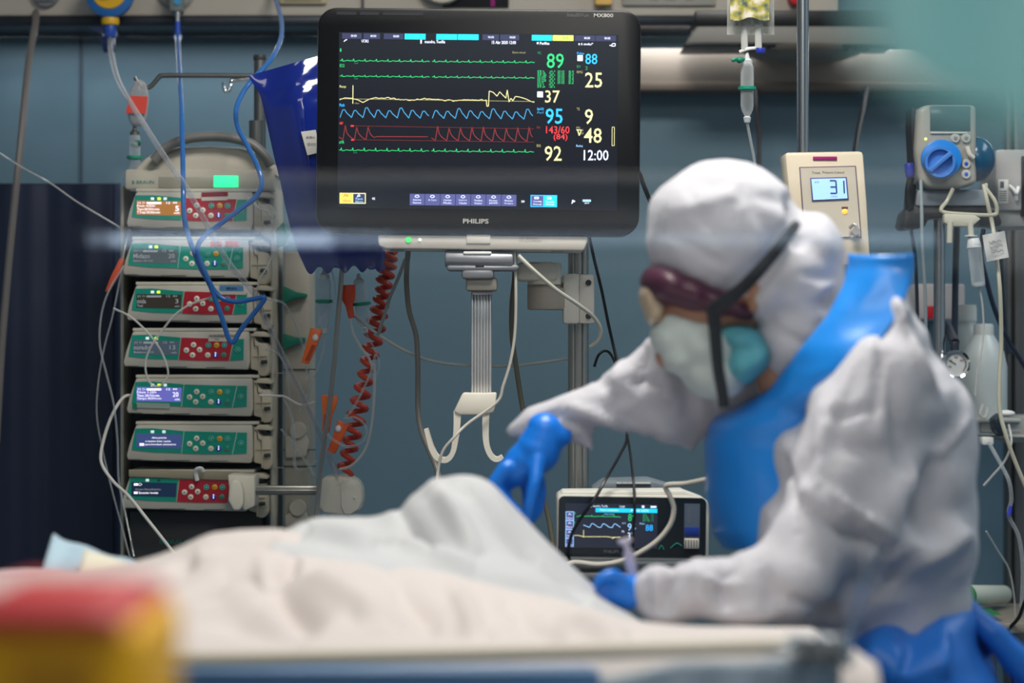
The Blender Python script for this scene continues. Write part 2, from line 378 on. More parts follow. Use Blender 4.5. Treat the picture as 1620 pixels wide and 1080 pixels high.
fr.cyl((xa, y - .2, .02), (xa, y + .2, .02), .012).cyl((xb, y - .2, .02), (xb, y + .2, .02), .012); fr.build('frame', M('navy_frame', (30, 44, 74), .4), ns)
# ------------------------------------------------------------------ large patient monitor
E_ = lambda n, c, e=1.0: M('screen_' + n, c, 0.5, emit=e)
YM = 3.60; s = U(YM)
roll = math.radians(0.55)
mon = thing('patient_monitor', 'large wide black patient monitor showing coloured vital sign traces and numbers', 'monitor', tuple(W(757, 192, YM)), (0, roll, 0))
def rrect(x0, x1, z0, z1, r, n=7):
    out = []
    for cx, cz, a0 in ((x1 - r, z1 - r, 0), (x0 + r, z1 - r, 90), (x0 + r, z0 + r, 180), (x1 - r, z0 + r, 270)):
        for k in range(n + 1):
            a = math.radians(a0 + 90 * k / n); out.append((cx + r * math.cos(a), cz + r * math.sin(a)))
    return out
LX = lambda p: (p - 757) * s
LZ = lambda p: (192 - p) * s
def R2(a, b): # scale outlines given in photo pixels
    return [(p[0] * s, p[1] * s) for p in rrect(*a, b)]
MB().prism(R2((-256, 256, -179, 178), 30), 0.0, 0.055, 0.004).build('casing', M('monitor_black', (8, 9, 12), 0.35, ior=1.35), mon, local=True)
MB().prism(R2((-236, 236, -160, 160), 24), 0.05, 0.085, 0.006).build('rear_cover', grey_p, mon, local=True)
MB().prism(R2((-254.5, 254.5, -178, 177), 29), 0.012, 0.020, 0.0).build('seam', grey_d, mon, local=True)
MB().box((LX(535), -.0008, LZ(331)), (LX(977), .002, LZ(53))).build('screen', M('monitor_glass', (20, 22, 28), 0.12, emit=1.0, ecol=(26, 28, 35)), mon, local=True, smooth=False)
cols = dict(green=(38, 186, 108), dgreen=(30, 140, 84), blue=(40, 170, 250), lblue=(150, 200, 250), pleth=(60, 140, 190), cyan=(24, 200, 235), yel=(214, 208, 150), yel2=(150, 146, 96), red=(220, 54, 60), dred=(120, 38, 42), white=(225, 232, 255), slate=(42, 46, 76), violet=(72, 76, 128), lime=(196, 214, 96), amber=(232, 190, 84), orange=(180, 100, 40), band=(74, 74, 86))
ck = list(cols); mats = [E_(k, cols[k]) for k in ck]; I = {k: i for i, k in enumerate(ck)}
def Q(mb, x0, x1, y0, y1, c, d=-.0012): mb.quad([(LX(x0), d, LZ(y1)), (LX(x1), d, LZ(y1)), (LX(x1), d, LZ(y0)), (LX(x0), d, LZ(y0))], I[c])
def T(mb, t, x0, x1, y0, y1, c, bold=0.0, d=-.0016): mb.text(t, LX(x0), LX(x1), LZ(y1), LZ(y0), d, I[c], bold)
def L(mb, pts, c, wd=1.0, d=-.0014):
    for (xa, ya), (xb, yb) in zip(pts, pts[1:]):
        dx, dy = xb - xa, yb - ya; l = math.hypot(dx, dy) or 1; nx, ny = -dy / l * wd / 2, dx / l * wd / 2
        mb.quad([(LX(xa + nx), d, LZ(ya + ny)), (LX(xb + nx), d, LZ(yb + ny)), (LX(xb - nx), d, LZ(yb - ny)), (LX(xa - nx), d, LZ(ya - ny))], I[c])
def piece(name, fn): 
    mb = MB(); fn(mb); return mb.build(name, mats, mon, local=True, smooth=False)
def topbar(m):
    for a, b, c in ((540, 571, 'slate'), (574, 600, 'slate'), (606, 637, 'slate'), (639, 672, 'cyan'), (689, 722, 'cyan'), (723, 756, 'cyan'), (762, 788, 'slate'), (790, 820, 'slate'), (840, 872, 'cyan'), (873, 906, 'lime'), (908, 940, 'slate'), (941, 973, 'slate')):
        Q(m, a, b, 54.5, 63.5, c)
    for x, c in ((554, 'white'), (585, 'white'), (621, 'white'), (654, 'blue'), (704, 'blue'), (738, 'blue'), (771, 'white'), (805, 'white'), (856, 'blue'), (889, 'dgreen'), (923, 'white'), (955, 'white')): T(m, '00:00', x, x + 9, 57, 60.5, c)
    T(m, 'UCIR2', 571, 582, 64.5, 69, 'white', .01); T(m, 'mendra, Teofila', 671, 703, 64.5, 70, 'white', .01); T(m, '15 Abr 2020 12:00', 777, 815, 64.5, 69.5, 'white', .01)
    T(m, 'Perfiles', 853, 868, 65.5, 70, 'white', .01); T(m, '6 ondas*', 918, 937, 66, 70, 'white', .01); T(m, 'Extra visual', 810, 830, 81, 84, 'yel2')
    L(m, [(543, 68), (546, 65), (548, 65)], 'white', 1.3); Q(m, 848, 851, 66, 69, 'white'); Q(m, 914, 916, 67, 70, 'white')
    L(m, [(665, 70), (665, 64)], 'white', 2.2); L(m, [(963, 70), (966, 70), (968, 67), (972, 67), (972, 71), (966, 71)], 'white', 1.2)
piece('status_bar', topbar)
def ecg(yb, col, amp, x0, mlabel):
    def fn(m):
        for xa, xb in ((537, 677), (683, 845)):
            pts = [(xa, yb)]; x = xa + 3.5
            while x < xb - 4:
                pts += [(x - 1, yb), (x, yb - amp), (x + 1, yb + 1), (x + 5, yb + .6), (x + 8, yb - .6), (x + 12, yb + .3)]; x += 18.1
            pts.append((xb, yb)); L(m, pts, col, .95)
        T(m, mlabel[0], 537, 537 + mlabel[1], yb - mlabel[2] - 5, yb - mlabel[2], 'green', .01)
        T(m, '1mV', 560, 566, yb + 3, yb + 5, 'dgreen')
    return fn
piece('ecg_trace', ecg(98, 'green', 3, 0, ('I', 2, 14)))
piece('ecg_trace', ecg(122.5, 'green', 2.2, 0, ('ECG', 7, 14)))
piece('ecg_trace', ecg(239.5, 'green', 4, 0, ('aVR', 8, 10)))
def resp(m):
    rng = random.Random(3); T(m, 'Resp', 537, 547, 137, 142, 'yel')
    L(m, [(537, 158.4), (845, 159.8)], 'yel2', .7); L(m, [(558, 137), (558, 166)], 'yel', 1.2); T(m, '1 Ohm', 560, 568, 164, 166.5, 'yel2')
    pts = [(537, 160), (545, 157), (556, 157.5), (566, 160), (574, 164), (583, 159), (594, 156)]
    x = 597
    while x < 768: pts.append((x, 157.8 + .006 * (x - 597) + rng.uniform(-1.2, 1.2) + 1.2 * math.sin(x * .09))); x += 3
    pts += [(769, 158), (770, 168), (772.5, 168), (773.5, 144), (780, 146), (786, 152), (790, 145), (800, 155), (802, 142), (805, 161), (808, 155), (811, 159), (815, 152), (822, 153), (832, 156), (840, 160), (845, 161)]
    L(m, pts, 'yel', 1.1)
piece('respiration_trace', resp)
def pleth(m):
    T(m, 'Pleth', 537, 545, 166, 171, 'blue', .01)
    for xa, n in ((538, 8), (684, 9)):
        pts = []
        for k in range(n):
            x = xa + 18.1 * k; h = 12 + 3.5 * (k % 3 == 2) - (k % 3 == 1); pts += [(x, 188), (x + 4, 188 - h), (x + 7, 187.5 - h), (x + 11, 188 - h * .55), (x + 14, 188 - h * .35)]
        L(m, pts, 'pleth', 1.25)
piece('pleth_trace', pleth)
def abp(m):
    T(m, 'ABP', 537, 543, 195, 199, 'red', .01); L(m, [(560, 201), (845, 203)], 'dred', .5)
    L(m, [(560, 223), (845, 224)], 'dred', .5)
    for xa, n, tail in ((537, 3, True), (683, 9, False)):
        pts = []
        for k in range(n):
            x = xa + 18.1 * k; pts += [(x, 219), (x + 6, 223), (x + 9.5, 200 + (k * 7 % 4)), (x + 12, 212), (x + 15, 216)]
        if tail: pts += [(592, 219), (597, 217.6), (677, 217.2)]
        L(m, pts, 'dred', 1.2)
    for px_, py_ in ((558, 200), (559, 222)): Q(m, px_ - 3, px_ + 2, py_, py_ + 2.4, 'red')
piece('blood_pressure_trace', abp)
def nums(m):
    T(m, '89', 864, 891, 83.5, 107, 'green', .004); T(m, 'FC', 850, 855, 81, 85, 'dgreen'); T(m, '88', 925, 944, 83.5, 100, 'blue', .006); T(m, 'Pulso', 912, 923, 81, 85, 'blue'); T(m, '2', 925, 929, 103.5, 109, 'dgreen'); T(m, 'EV', 912, 918, 102, 106, 'dgreen')
    Q(m, 912.5, 921, 86, 95, 'white'); Q(m, 849.5, 858.5, 144, 153, 'white')
    T(m, '25', 925, 952, 113, 137, 'yel', .004); T(m, 'RMG', 912, 921, 110.5, 114.5, 'yel2'); T(m, '37', 862, 885, 142, 161.5, 'yel', .004)
    for c0, tx, n in ((849.5, ('ST-I', 'ST-II', 'ST-III', 'ST-aVR', 'ST-aVL', 'ST-aVF', 'ST-V'), 9), (868, ('-0.1', '0.2'), 9), (881.5, ('ST-V3', 'ST-V4'), 7), (899, ('0.3', '0.1'), 7)):
        for k in range(n):
            t_ = tx[k % len(tx)]; T(m, t_, c0, c0 + (3 + 1.5 * len(t_) * (1.2 if c0 < 860 else 1)), 110.5 + 3.1 * k, 113 + 3.1 * k, 'green', .01)
    T(m, '95', 863, 890, 170.5, 195, 'blue', .008); T(m, 'SpO2', 849.5, 860, 169.5, 174.5, 'blue', .02); T(m, 'Perf', 850, 860, 175.5, 179, 'pleth'); T(m, '9', 925, 938, 171, 195, 'yel', .004); T(m, 'TE', 912, 917, 169, 173, 'yel2')
    T(m, '143/60', 864, 901, 198.5, 210, 'red', .004); T(m, '(84)', 876, 898, 210.5, 222, 'red', .004); T(m, 'PA', 849.5, 855, 199, 203, 'dred'); T(m, '48', 924, 952, 201, 224.5, 'yel', .004)
    L(m, [(912, 204), (920, 204), (916.5, 213), (914, 204.5)], 'yel', 1.6); T(m, 'IMV', 912, 918, 199, 202, 'yel2'); T(m, '15', 919, 923, 203, 206, 'yel2'); T(m, '20', 919, 923, 208, 211, 'yel2')
    L(m, [(968.5, 199), (972, 199), (972, 228.5), (968.5, 228.5), (968.5, 199)], 'yel', .8)
    T(m, '92', 862, 889, 230, 253.5, 'yel', .004); T(m, 'BIS', 849.5, 856, 227.5, 231.5, 'yel2'); T(m, '12:00', 924, 963, 235.5, 252, 'white', .004); T(m, 'Reloj', 912, 922, 227.5, 232, 'lblue')
piece('numeric_readings', nums)
def menu(m):
    Q(m, 538.5, 580, 307, 324, 'yel', -.0011); Q(m, 539, 559, 307.5, 323.5, 'amber', -.0013); Q(m, 560, 578.5, 308.5, 322.5, 'slate', -.0013)
    T(m, 'Alarm', 544, 556, 318, 321, 'orange'); L(m, [(545, 313), (548, 309), (550, 313), (552, 310)], 'orange'); T(m, 'Paro', 564, 575, 314.5, 318, 'lblue', .01); T(m, 'Alarms', 563, 576, 319, 322, 'lblue', .01); L(m, [(566, 313), (569, 309), (571, 312), (566, 313)], 'white', 1)
    T(m, '<<', 590, 594.5, 313.5, 318, 'white', .02); T(m, '>>', 826, 831, 316, 320, 'white', .02)
    ws = (('Alarma', 'Paciente'), ('A Cero', ''), ('Cambiar', 'Modo'), ('Explorar', 'Tabular'), ('Tendenc', 'Valor'), ('Poner', 'param'), ('Monitor', 'En espera'))
    for k, (a, b) in enumerate(ws):
        x = 649.5 + 24.2 * k; Q(m, x, x + 23.4, 307.5, 325.5, 'violet'); L(m, [(x + 8, 312), (x + 10, 309.5), (x + 13, 309.5), (x + 15, 312), (x + 11.5, 313.5), (x + 8, 312)], 'white', .9)
        T(m, a, x + 5, x + 18, 315.5, 318.4, 'white'); 
        if b: T(m, b, x + 5, x + 18, 320, 323, 'white')
    Q(m, 840.5, 882.5, 307.5, 326.5, 'blue', -.0012); Q(m, 842, 860.5, 309, 325, 'violet', -.0013); Q(m, 861, 881.5, 308.5, 325.5, 'cyan', -.0013)
    for x, a in ((845, 'Config'), (865, 'Pantalla')):
        L(m, [(x + 2, 311), (x + 8, 311), (x + 8, 313.5), (x + 2, 313.5), (x + 2, 311)], 'white', 1.2); T(m, a, x, x + 13, 316.5, 319.5, 'white', .01); T(m, 'Princip', x, x + 13, 321, 324, 'white', .01)
    L(m, [(906, 321), (907, 315), (911, 317), (907, 318.5)], 'white', 1.2); Q(m, 923, 936, 314, 317.5, 'lblue'); T(m, 'SIM', 926, 933, 318.5, 321, 'white')
piece('menu_bar', menu)
def brand(m):
    m.text('PHILIPS', LX(734), LX(774.5), LZ(353.5), LZ(346), -.0006, 0, .022); m.text('IntelliVue', LX(896), LX(930), LZ(25.5), LZ(19.5), -.0006, 1, .005); m.text('MX800', LX(938), LX(968.5), LZ(25.5), LZ(19.5), -.0006, 0, .01)
mb = MB(); brand(mb); mb.build('brand_lettering', [M('print_silver', (196, 194, 188), 0.4), M('print_grey', (92, 92, 96), 0.5)], mon, local=True, smooth=False)
mb = MB()
for a, b in ((531, 562), (568, 598), (604, 668)): mb.box((LX(a), -.0006, LZ(25.5)), (LX(b), .001, LZ(20.5)), 0)
mb.build('status_lights', M('dark_lens', (40, 40, 46), 0.4), mon, local=True, smooth=False)
# processor unit under the screen
y = 3.60
pu = thing('processor_unit', 'flat cream computer unit with green power light under the large black monitor', 'computer', tuple(W(765, 395, y)))
MB().prism([(W(a, b, y).x, W(a, b, y).z) for a, b in ((597, 371), (930, 373), (931, 380), (924, 396), (610, 393), (598, 388))], y + .005, y + .13, 0.004).build('body', M('unit_cream', (206, 198, 186), 0.45), pu)
mb = MB(); mb.lathe([(.0001, 0), (.0034 * 1.3, 0), (.0034 * 1.3, .001)], c=W(646, 379, y) + Vector((0, .0048, 0)), axis=(0, -1, 0)); mb.build('power_ring', M('led_green', (60, 200, 90), emit=.9), pu)
MB().ball(W(664, 379, y) + Vector((0, .005, 0)), .0022).build('indicator', M('led_white', (200, 255, 220), emit=1.5), pu)
MB().box(W(738, 385, y) + Vector((0, .003, 0)), W(776, 371, y + .02), .001).build('port_cover', M('unit_cream2', (214, 208, 196), .4), pu)
mb = MB(); mb.text('CE 0123 M8003A', W(822, 0, y).x, W(857, 0, y).x, W(0, 382, y).z, W(0, 379, y).z, y + .0044); mb.text('REF 865240', W(822, 0, y).x, W(850, 0, y).x, W(0, 377.5, y).z, W(0, 374.5, y).z, y + .0044); mb.build('type_plate', M('print_faint', (150, 146, 138), .6), pu)
for fa, fb in ((617, 640), (872, 892)): MB().box(W(fa, 397, y + .02), W(fb, 393, y + .04)).build('foot', grey_p, pu)
# ------------------------------------------------------------------ mount: swivel head, ribbed column, hook, arm, pole
mt = thing('monitor_mount', 'silver swivel mount with ribbed column holding the large monitor', 'mount', tuple(W(763, 620, 3.66)))
y = 3.62
hd = MB(); hd.cyl(W(704, 409, y), W(812, 411, y), U(y) * 14, n=28, bev=.003); hd.box(W(706, 428, y - .01), W(821, 420, y + .05), .006); hd.box(W(730, 441, y - .008), W(782, 425, y + .04), .005); hd.build('swivel_head', M('silver_paint', (150, 152, 158), .35, metal=.5), mt)
MB().box(W(733, 403, y) + Vector((0, -.014, 0)), W(778, 398, y), .002).build('badge', white_p, mt)
MB().box(W(737, 460, y), W(787, 440, y + .05), .004).build('collar', M('collar_grey', (140, 136, 128), .4), mt)
MB().box(W(752, 424, y) + Vector((0, -.010, 0)), W(766, 419, y), .001).build('slot', black, mt)
cb = MB(); x0 = W(745, 0, 3.66).x; x1 = W(778, 0, 3.66).x; za = W(0, 622, 3.66).z; zb = W(0, 460, 3.66).z
cb.box((x0, 3.655, za), (x1, 3.69, zb), .004)
for k in range(7):
    xx = x0 + (x1 - x0) * (k + .5) / 7; cb.box((xx - .0014, 3.650, za), (xx + .0014, 3.656, zb), .0006)
cb.box(W(747, 466, 3.64), W(780, 461, 3.66), .001)
cb.build('ribbed_column', M('column_alu', (205, 206, 208), .35, metal=.6), mt)
y = 3.64
hk = MB()
hk.prism([(W(a, b, y).x, W(a, b, y).z) for a, b in ((732, 621), (786, 621), (784, 640), (781, 652), (760, 656), (727, 656), (718, 650))], y - .015, y + .05, .003)
def flat_path(mb, pts, wpx, y0, y1, yy, bev=.002):
    """flat bar of constant width following points given in photograph pixels"""
    wl = list(wpx) if hasattr(wpx, '__len__') else [wpx] * len(pts)
    for _ in range(2):
        q, wq = [pts[0]], [wl[0]]
        for (a, b), (u, v) in zip(zip(pts, pts[1:]), zip(wl, wl[1:])):
            q += [(a[0] * .75 + b[0] * .25, a[1] * .75 + b[1] * .25), (a[0] * .25 + b[0] * .75, a[1] * .25 + b[1] * .75)]; wq += [u * .75 + v * .25, u * .25 + v * .75]
        pts, wl = q + [pts[-1]], wq + [wl[-1]]
    wpx = wl; n = len(pts); A, B = [], []
    for i, (x, y_) in enumerate(pts):
        a = pts[max(i - 1, 0)]; b = pts[min(i + 1, n - 1)]; dx, dy = b[0] - a[0], b[1] - a[1]; l = math.hypot(dx, dy); ww = wpx[i] if hasattr(wpx, '__len__') else wpx
        A.append((x - dy / l * ww / 2, y_ + dx / l * ww / 2)); B.append((x + dy / l * ww / 2, y_ - dx / l * ww / 2))
    for i in range(n - 1):
        mb.prism([(W(p[0], p[1], yy).x, W(p[0], p[1], yy).z) for p in (A[i], A[i + 1], B[i + 1], B[i])], y0, y1)
flat_path(hk, [(724, 650), (723, 680), (720, 700), (717, 716), (709, 727), (700, 728), (691, 724), (684, 712), (680, 700), (674, 678)], [12, 10, 9, 8, 8, 8, 8, 8, 7, 6], y - .012, y + .03, y)
flat_path(hk, [(769, 650), (768, 680), (769, 700), (773, 715), (780, 725), (788, 727), (795, 722)], [11, 10, 9, 8, 8, 7, 6], y - .012, y + .03, y)
hk.build('cable_hook', cream, mt)
ar = MB(); y = 3.68
ar.box(W(815, 445, y), W(883, 416, y + .06), .010); ar.cyl(W(862, 450, y + .03), W(862, 416, y + .03), .026); ar.build('arm', M('arm_cream', (212, 206, 194), .4), mt)
ar = MB(); ar.cyl(W(863, 490, y + .04), W(863, 447, y + .04), .028, bev=.003); ar.box(W(862, 490, y + .02), W(895, 455, y + .06), .004); ar.build('arm_joint', M('joint_taupe', (164, 156, 144), .45), mt)
po = thing('equipment_pole', 'thick steel pole behind the nurse with square cream clamp, carrying the monitor mount', 'pole', (W(916, 0, 3.74).x, 3.74, 0))
xp = W(915, 0, 3.74).x
mb = MB(); mb.cyl((xp, 3.74, .04), (xp, 3.74, W(0, 376, 3.74).z), U(3.74) * 16.5, n=32)
for k in (-1, 0, 1): mb.box((xp + k * .008 - .0012, 3.74 - .0185, .1), (xp + k * .008 + .0012, 3.74 - .0140, W(0, 380, 3.74).z))
mb.build('shaft', M('pole_alu', (170, 172, 168), .3, metal=.85), po)
MB().lathe([(.001, 0), (.15, 0), (.15, .02), (.03, .05), (.001, .05)], c=(xp, 3.74, 0), n=36).build('base', grey_d, po)
mb = MB(); mb.box(W(891, 512, 3.70), W(915, 435, 3.78), .004); mb.box(W(916, 512, 3.70), W(938, 436, 3.78), .004); mb.build('clamp', M('clamp_cream', (222, 216, 206), .4), po)
for q_ in (447, 500): MB().cyl(W(931, q_, 3.70), W(931, q_, 3.695), .0045).build('screw', grey_d, po)
# ------------------------------------------------------------------ small bedside monitor
YS = 3.45; sm_ = thing('transport_monitor', 'small cream framed monitor under the pole showing 89 95 88 and 37', 'monitor', tuple(W(1003, 888, YS)), (0, math.radians(0.8), 0))
s2 = U(YS); LX = lambda p: (p - 1003) * s2
LZ = lambda p: (888 - p) * s2
MB().prism([(LX(a), LZ(b)) for a, b in ((880, 887), (880, 788), (886, 783), (1100, 783), (1118, 790), (1121, 800), (1121, 887))], 0, .10, .004).build('frame', M('frame_cream', (214, 212, 202), .4), sm_, local=True)
MB().prism([(LX(a), LZ(b)) for a, b in ((890, 780), (1080, 776), (1100, 783), (886, 783))], .01, .09, .001).build('top', M('frame_cream_top', (222, 220, 210), .4), sm_, local=True)
MB().prism([(p[0], p[1]) for p in rrect(LX(882.5), LX(1116), LZ(881), LZ(786), .008)], -.0012, .004).build('face', M('face_dark', (22, 34, 42), .22, coat=.3), sm_, local=True)
MB().box((LX(893.5), -.0018, LZ(867)), (LX(1039), 0, LZ(797))).build('screen', M('small_screen', (30, 36, 48), .2, emit=1.0, ecol=(34, 38, 52)), sm_, local=True, smooth=False)
mon = sm_
def Q(mb, x0, x1, y0, y1, c, d=-.0022): mb.quad([(LX(x0), d, LZ(y1)), (LX(x1), d, LZ(y1)), (LX(x1), d, LZ(y0)), (LX(x0), d, LZ(y0))], I[c])
def T(mb, t, x0, x1, y0, y1, c, bold=0.0, d=-.0026): mb.text(t, LX(x0), LX(x1), LZ(y1), LZ(y0), d, I[c], bold)
def L(mb, pts, c, wd=1.0, d=-.0024):
    for (xa, ya), (xb, yb) in zip(pts, pts[1:]):
        dx, dy = xb - xa, yb - ya; l = math.hypot(dx, dy) or 1; nx, ny = -dy / l * wd / 2, dx / l * wd / 2
        mb.quad([(LX(xa + nx), d, LZ(ya + ny)), (LX(xb + nx), d, LZ(yb + ny)), (LX(xb - nx), d, LZ(yb - ny)), (LX(xa - nx), d, LZ(ya - ny))], I[c])
def f1(m):
    Q(m, 941, 1038.5, 804, 810.5, 'cyan'); T(m, 'Modo Companion', 948, 977, 805.5, 809, 'white'); T(m, 'Perfil UCI', 997, 1024, 805.5, 809, 'white'); T(m, 'mendra, Teofila', 937, 960, 799, 803, 'white'); T(m, '12:00', 979, 987, 799.5, 803, 'white'); Q(m, 1028, 1037, 799.5, 802.5, 'white'); Q(m, 1014, 1018, 799, 803, 'white'); L(m, [(933.5, 803), (933.5, 799)], 'white', 1.6)
    T(m, 'Extra visual', 955, 970, 812, 814.3, 'lblue')
piece('status_bar', f1)
def f2(m):
    Q(m, 894, 907, 810, 866, 'lblue', -.0020)
    for k, t_ in enumerate(('Silenc', 'Paro', 'Apagar', 'Menu')): Q(m, 895, 906, 811 + 14 * k, 823.5 + 14 * k, 'violet', -.0021); T(m, t_, 896, 905, 819 + 14 * k, 822 + 14 * k, 'white'); L(m, [(898, 816 + 14 * k), (900, 813 + 14 * k), (903, 816 + 14 * k)], 'white', .8)
piece('menu_bar', f2)
def f3(m):
    pts = [(911, 818)]
    for k in range(4): x = 917 + 17.6 * k; pts += [(x, 817), (x + .6, 815), (x + 1.2, 817.6), (x + 8, 817.2)]
    L(m, pts + [(981, 818)], 'green', .9); T(m, 'I', 908, 909, 811, 814, 'green'); T(m, 'Pleth', 908, 913, 826, 829, 'green')
piece('ecg_trace', f3)
def f4(m):
    pts = [(922, 831), (931, 834.5)]
    for k in range(3): x = 931 + 17.8 * k; pts += [(x + 1, 834.5), (x + 4, 829), (x + 6, 828.5), (x + 10, 831), (x + 14, 834)]
    L(m, pts, 'lblue', 1)
piece('pleth_trace', f4)
def f5(m): L(m, [(908, 848), (914, 847.5), (923, 849.5), (960, 849), (966, 850), (981, 849.5)], 'yel', 1); L(m, [(922.5, 839), (922.5, 851)], 'yel', .9); L(m, [(967, 852), (973, 850)], 'yel', .9)
piece('respiration_trace', f5)
def f6(m):
    T(m, '89', 992.5, 1005, 812.5, 824, 'green', .004); T(m, '95', 992, 1005, 827.5, 839, 'lblue', .004); T(m, '37', 992, 1004, 842, 853, 'white', .004); T(m, '88', 1020.5, 1032, 829, 839, 'blue', .004); T(m, 'SpO2', 983, 989, 826, 829, 'lblue'); T(m, 'Pulso', 1011, 1019, 826, 829, 'lblue'); T(m, 'FR', 983, 987, 839, 842, 'white')
    for k in range(5): T(m, 'ST-III', 1016, 1021 + 1.4 * k, 812 + 2.5 * k, 814 + 2.5 * k, 'green'); T(m, '0.2', 1029, 1033, 812 + 2.5 * k, 814 + 2.5 * k, 'dgreen')
piece('numeric_readings', f6)
mb = MB(); mb.text('PHILIPS', LX(955), LX(979), LZ(875), LZ(870), -.0016, 0, .01); mb.build('brand_lettering', M('print_grey2', (110, 116, 120), .5), sm_, local=True, smooth=False)
mb = MB(); mb.box((LX(1081.5), -.0016, LZ(864)), (LX(1106), 0, LZ(795)), 0, mat=0); mb.box((LX(1082), -.003, LZ(846)), (LX(1105), 0, LZ(832)), .0005, mat=1); mb.box((LX(1082), -.004, LZ(866)), (LX(1105), 0, LZ(850)), .001, mat=2)
for k in range(5): mb.box((LX(1083 + 4.4 * k), -.0046, LZ(866)), (LX(1085 + 4.4 * k), -.0038, LZ(852)), 0, mat=3)
mb.text('X3', LX(1087), LX(1091), LZ(826), LZ(800), -.0018, mat=3)
mb.build('measurement_slot', [M('slot_grey', (96, 110, 130), .3), M('slot_blue', (40, 66, 160), .3), cream, grey_p], sm_, local=True)
mb = MB(); mb.tube([(LX(1042), -.0016, LZ(868)), (LX(1046), -.0018, LZ(862)), (LX(1050), -.0016, LZ(868))], .0006); mb.tube([(LX(1060), -.0016, LZ(866)), (LX(1070), -.0018, LZ(858)), (LX(1078), -.0016, LZ(862))], .0006); mb.build('button_marks', M('teal_print', (20, 150, 130), .5, emit=.1), sm_, local=True)
# printer / module behind, standing on the transport monitor
y = 3.62; pr = thing('module_rack', 'ribbed pale grey module resting behind the small monitor', 'module', tuple(W(990, 777, y)))
MB().prism([(W(a, b, y).x, W(a, b, y).z) for a, b in ((938, 776), (958, 762), (1030, 760), (1085, 776))], y, y + .12, .003).build('body', M('module_grey', (120, 130, 138), .45), pr)
mb = MB()
for k in range(6): mb.box(W(975 + 9 * k, 766, y) + Vector((0, -.004, 0)), W(981 + 9 * k, 759, y + .06), .001)
mb.build('ribs', M('module_rib', (196, 198, 196), .4), pr)
mb = MB(); mb.box(W(880, 906, 3.45), W(1125, 889.5, 3.75), .004); mb.box(W(905, 906, 3.72), W(926, 890, 3.76)); sh = tag(mb.build('shelf', M('shelf_grey', (120, 124, 126), .4, metal=.3)), 'grey shelf on the thick pole holding the small monitor', 'shelf')
# ------------------------------------------------------------------ infusion tower
YT = 4.00; s = U(YT)
tw = thing('infusion_rack', 'tall cream rack with grey carrying handle and green light that holds seven syringe pumps', 'rack', tuple(W(322, 860, YT)))
rk = M('rack_cream', (186, 180, 164), .45, var=.03); rk2 = M('rack_cream_dark', (160, 154, 140), .5)
y = YT
mb = MB(); mb.box(W(427, 1150, y + .01), W(448, 300, y + .16), .004); mb.box(W(196, 1150, y + .04), W(208, 300, y + .16), .004)
for yy in (590.5, 740): mb.box(W(426.5, yy, y + .0095), W(448.5, yy - 1, y + .02))
mb.build('side_post', rk, tw)
MB().box(W(206, 1150, y + .14), W(428, 300, y + .16)).build('rear_panel', M('rack_inner', (40, 44, 50), .6), tw)
mb = MB(); mb.box(W(197, 300, y + .0), W(448, 278, y + .16), .005); mb.box(W(205, 302, y + .004), W(436, 298, y + .02), .001); mb.build('header', rk, tw)
top = [(205, 279), (214, 262), (228, 248), (248, 238), (280, 231), (330, 229), (380, 232), (412, 242), (430, 258), (441, 279)]
MB().prism([(W(a, b, y).x, W(a, b, y).z) for a, b in top], y + .01, y + .15, .010).build('dome', rk, tw)
hp = [(243, 254), (262, 234), (290, 221), (325, 216), (365, 218), (398, 228), (420, 248), (428, 262)]
MB().tube([W(a, b, y - .005) for a, b in hp], U(y) * 8, n=14, flat=1.2).build('handle', M('handle_grey', (112, 112, 110), .45), tw)
MB().box(W(251, 297, y - .0015), W(337, 280, y), .0005).build('light_cover', M('smoked_lens', (150, 146, 128), .3), tw)
MB().box(W(338, 296, y - .003), W(377, 278, y), .001).build('light', M('green_signal', (40, 235, 150), emit=1.3), tw)
mb = MB(); mb.text('B BRAUN', W(209, 0, y).x, W(243.5, 0, y).x, W(0, 291, y).z, W(0, 285.5, y).z, y - .0006, 0, .012); mb.text('B BRAUN', W(250, 0, y).x, W(300, 0, y).x, W(0, 862, y).z, W(0, 855, y).z, y + .019, 0, .012); mb.build('brand_lettering', M('teal_lettering', (16, 120, 104), .5), tw, smooth=False)
MB().box(W(205, 1150, y + .02), W(428, 800, y + .15), .004).build('power_unit', M('unit_charcoal', (52, 52, 54), .5), tw)
# rack side with the second column of cassettes
mb = MB(); y2 = YT + .06
mb.box(W(449, 1140, y2), W(499, 402, y2 + .12), .004)
mb.build('side_cabinet', M('side_cream', (168, 162, 148), .5, var=.05), tw)
for yy in (585, 712, 738): MB().box(W(448, yy, y2 - .003), W(500, yy - 1.6, y2)).build('side_seam', grey_d, tw)
for (pa) in ([(449, 452), (449, 480), (470, 472), (486, 470), (487, 465), (470, 462)], [(449, 527), (449, 554), (468, 545), (484, 540), (484, 534), (468, 533)]):
    MB().prism([(W(a, b, y2).x, W(a, b, y2).z) for a, b in pa], y2 - .02, y2, .001).build('green_lever', green_p, tw)
MB().prism([(W(a, b, y2).x, W(a, b, y2).z) for a, b in ((437, 365), (450, 352), (458, 372), (450, 388), (440, 392))], y2 - .02, y2, .001).build('green_lever', green_p, tw)
for yy in (690, 812):
    mb = MB(); mb.lathe([(.0005, -.02), (.013, -.02), (.015, -.012), (.012, 0), (.0005, 0)], c=W(472, yy - 10, y2), axis=(0, 1, 0)); mb.prism([(W(a, b, y2).x, W(a, b, y2).z) for a, b in ((451, yy + 2), (480, yy - 12), (490, yy + 8), (484, yy + 32), (453, yy + 34))], y2 - .012, y2, .003)
    mb.build('cassette_latch', cream_d, tw)
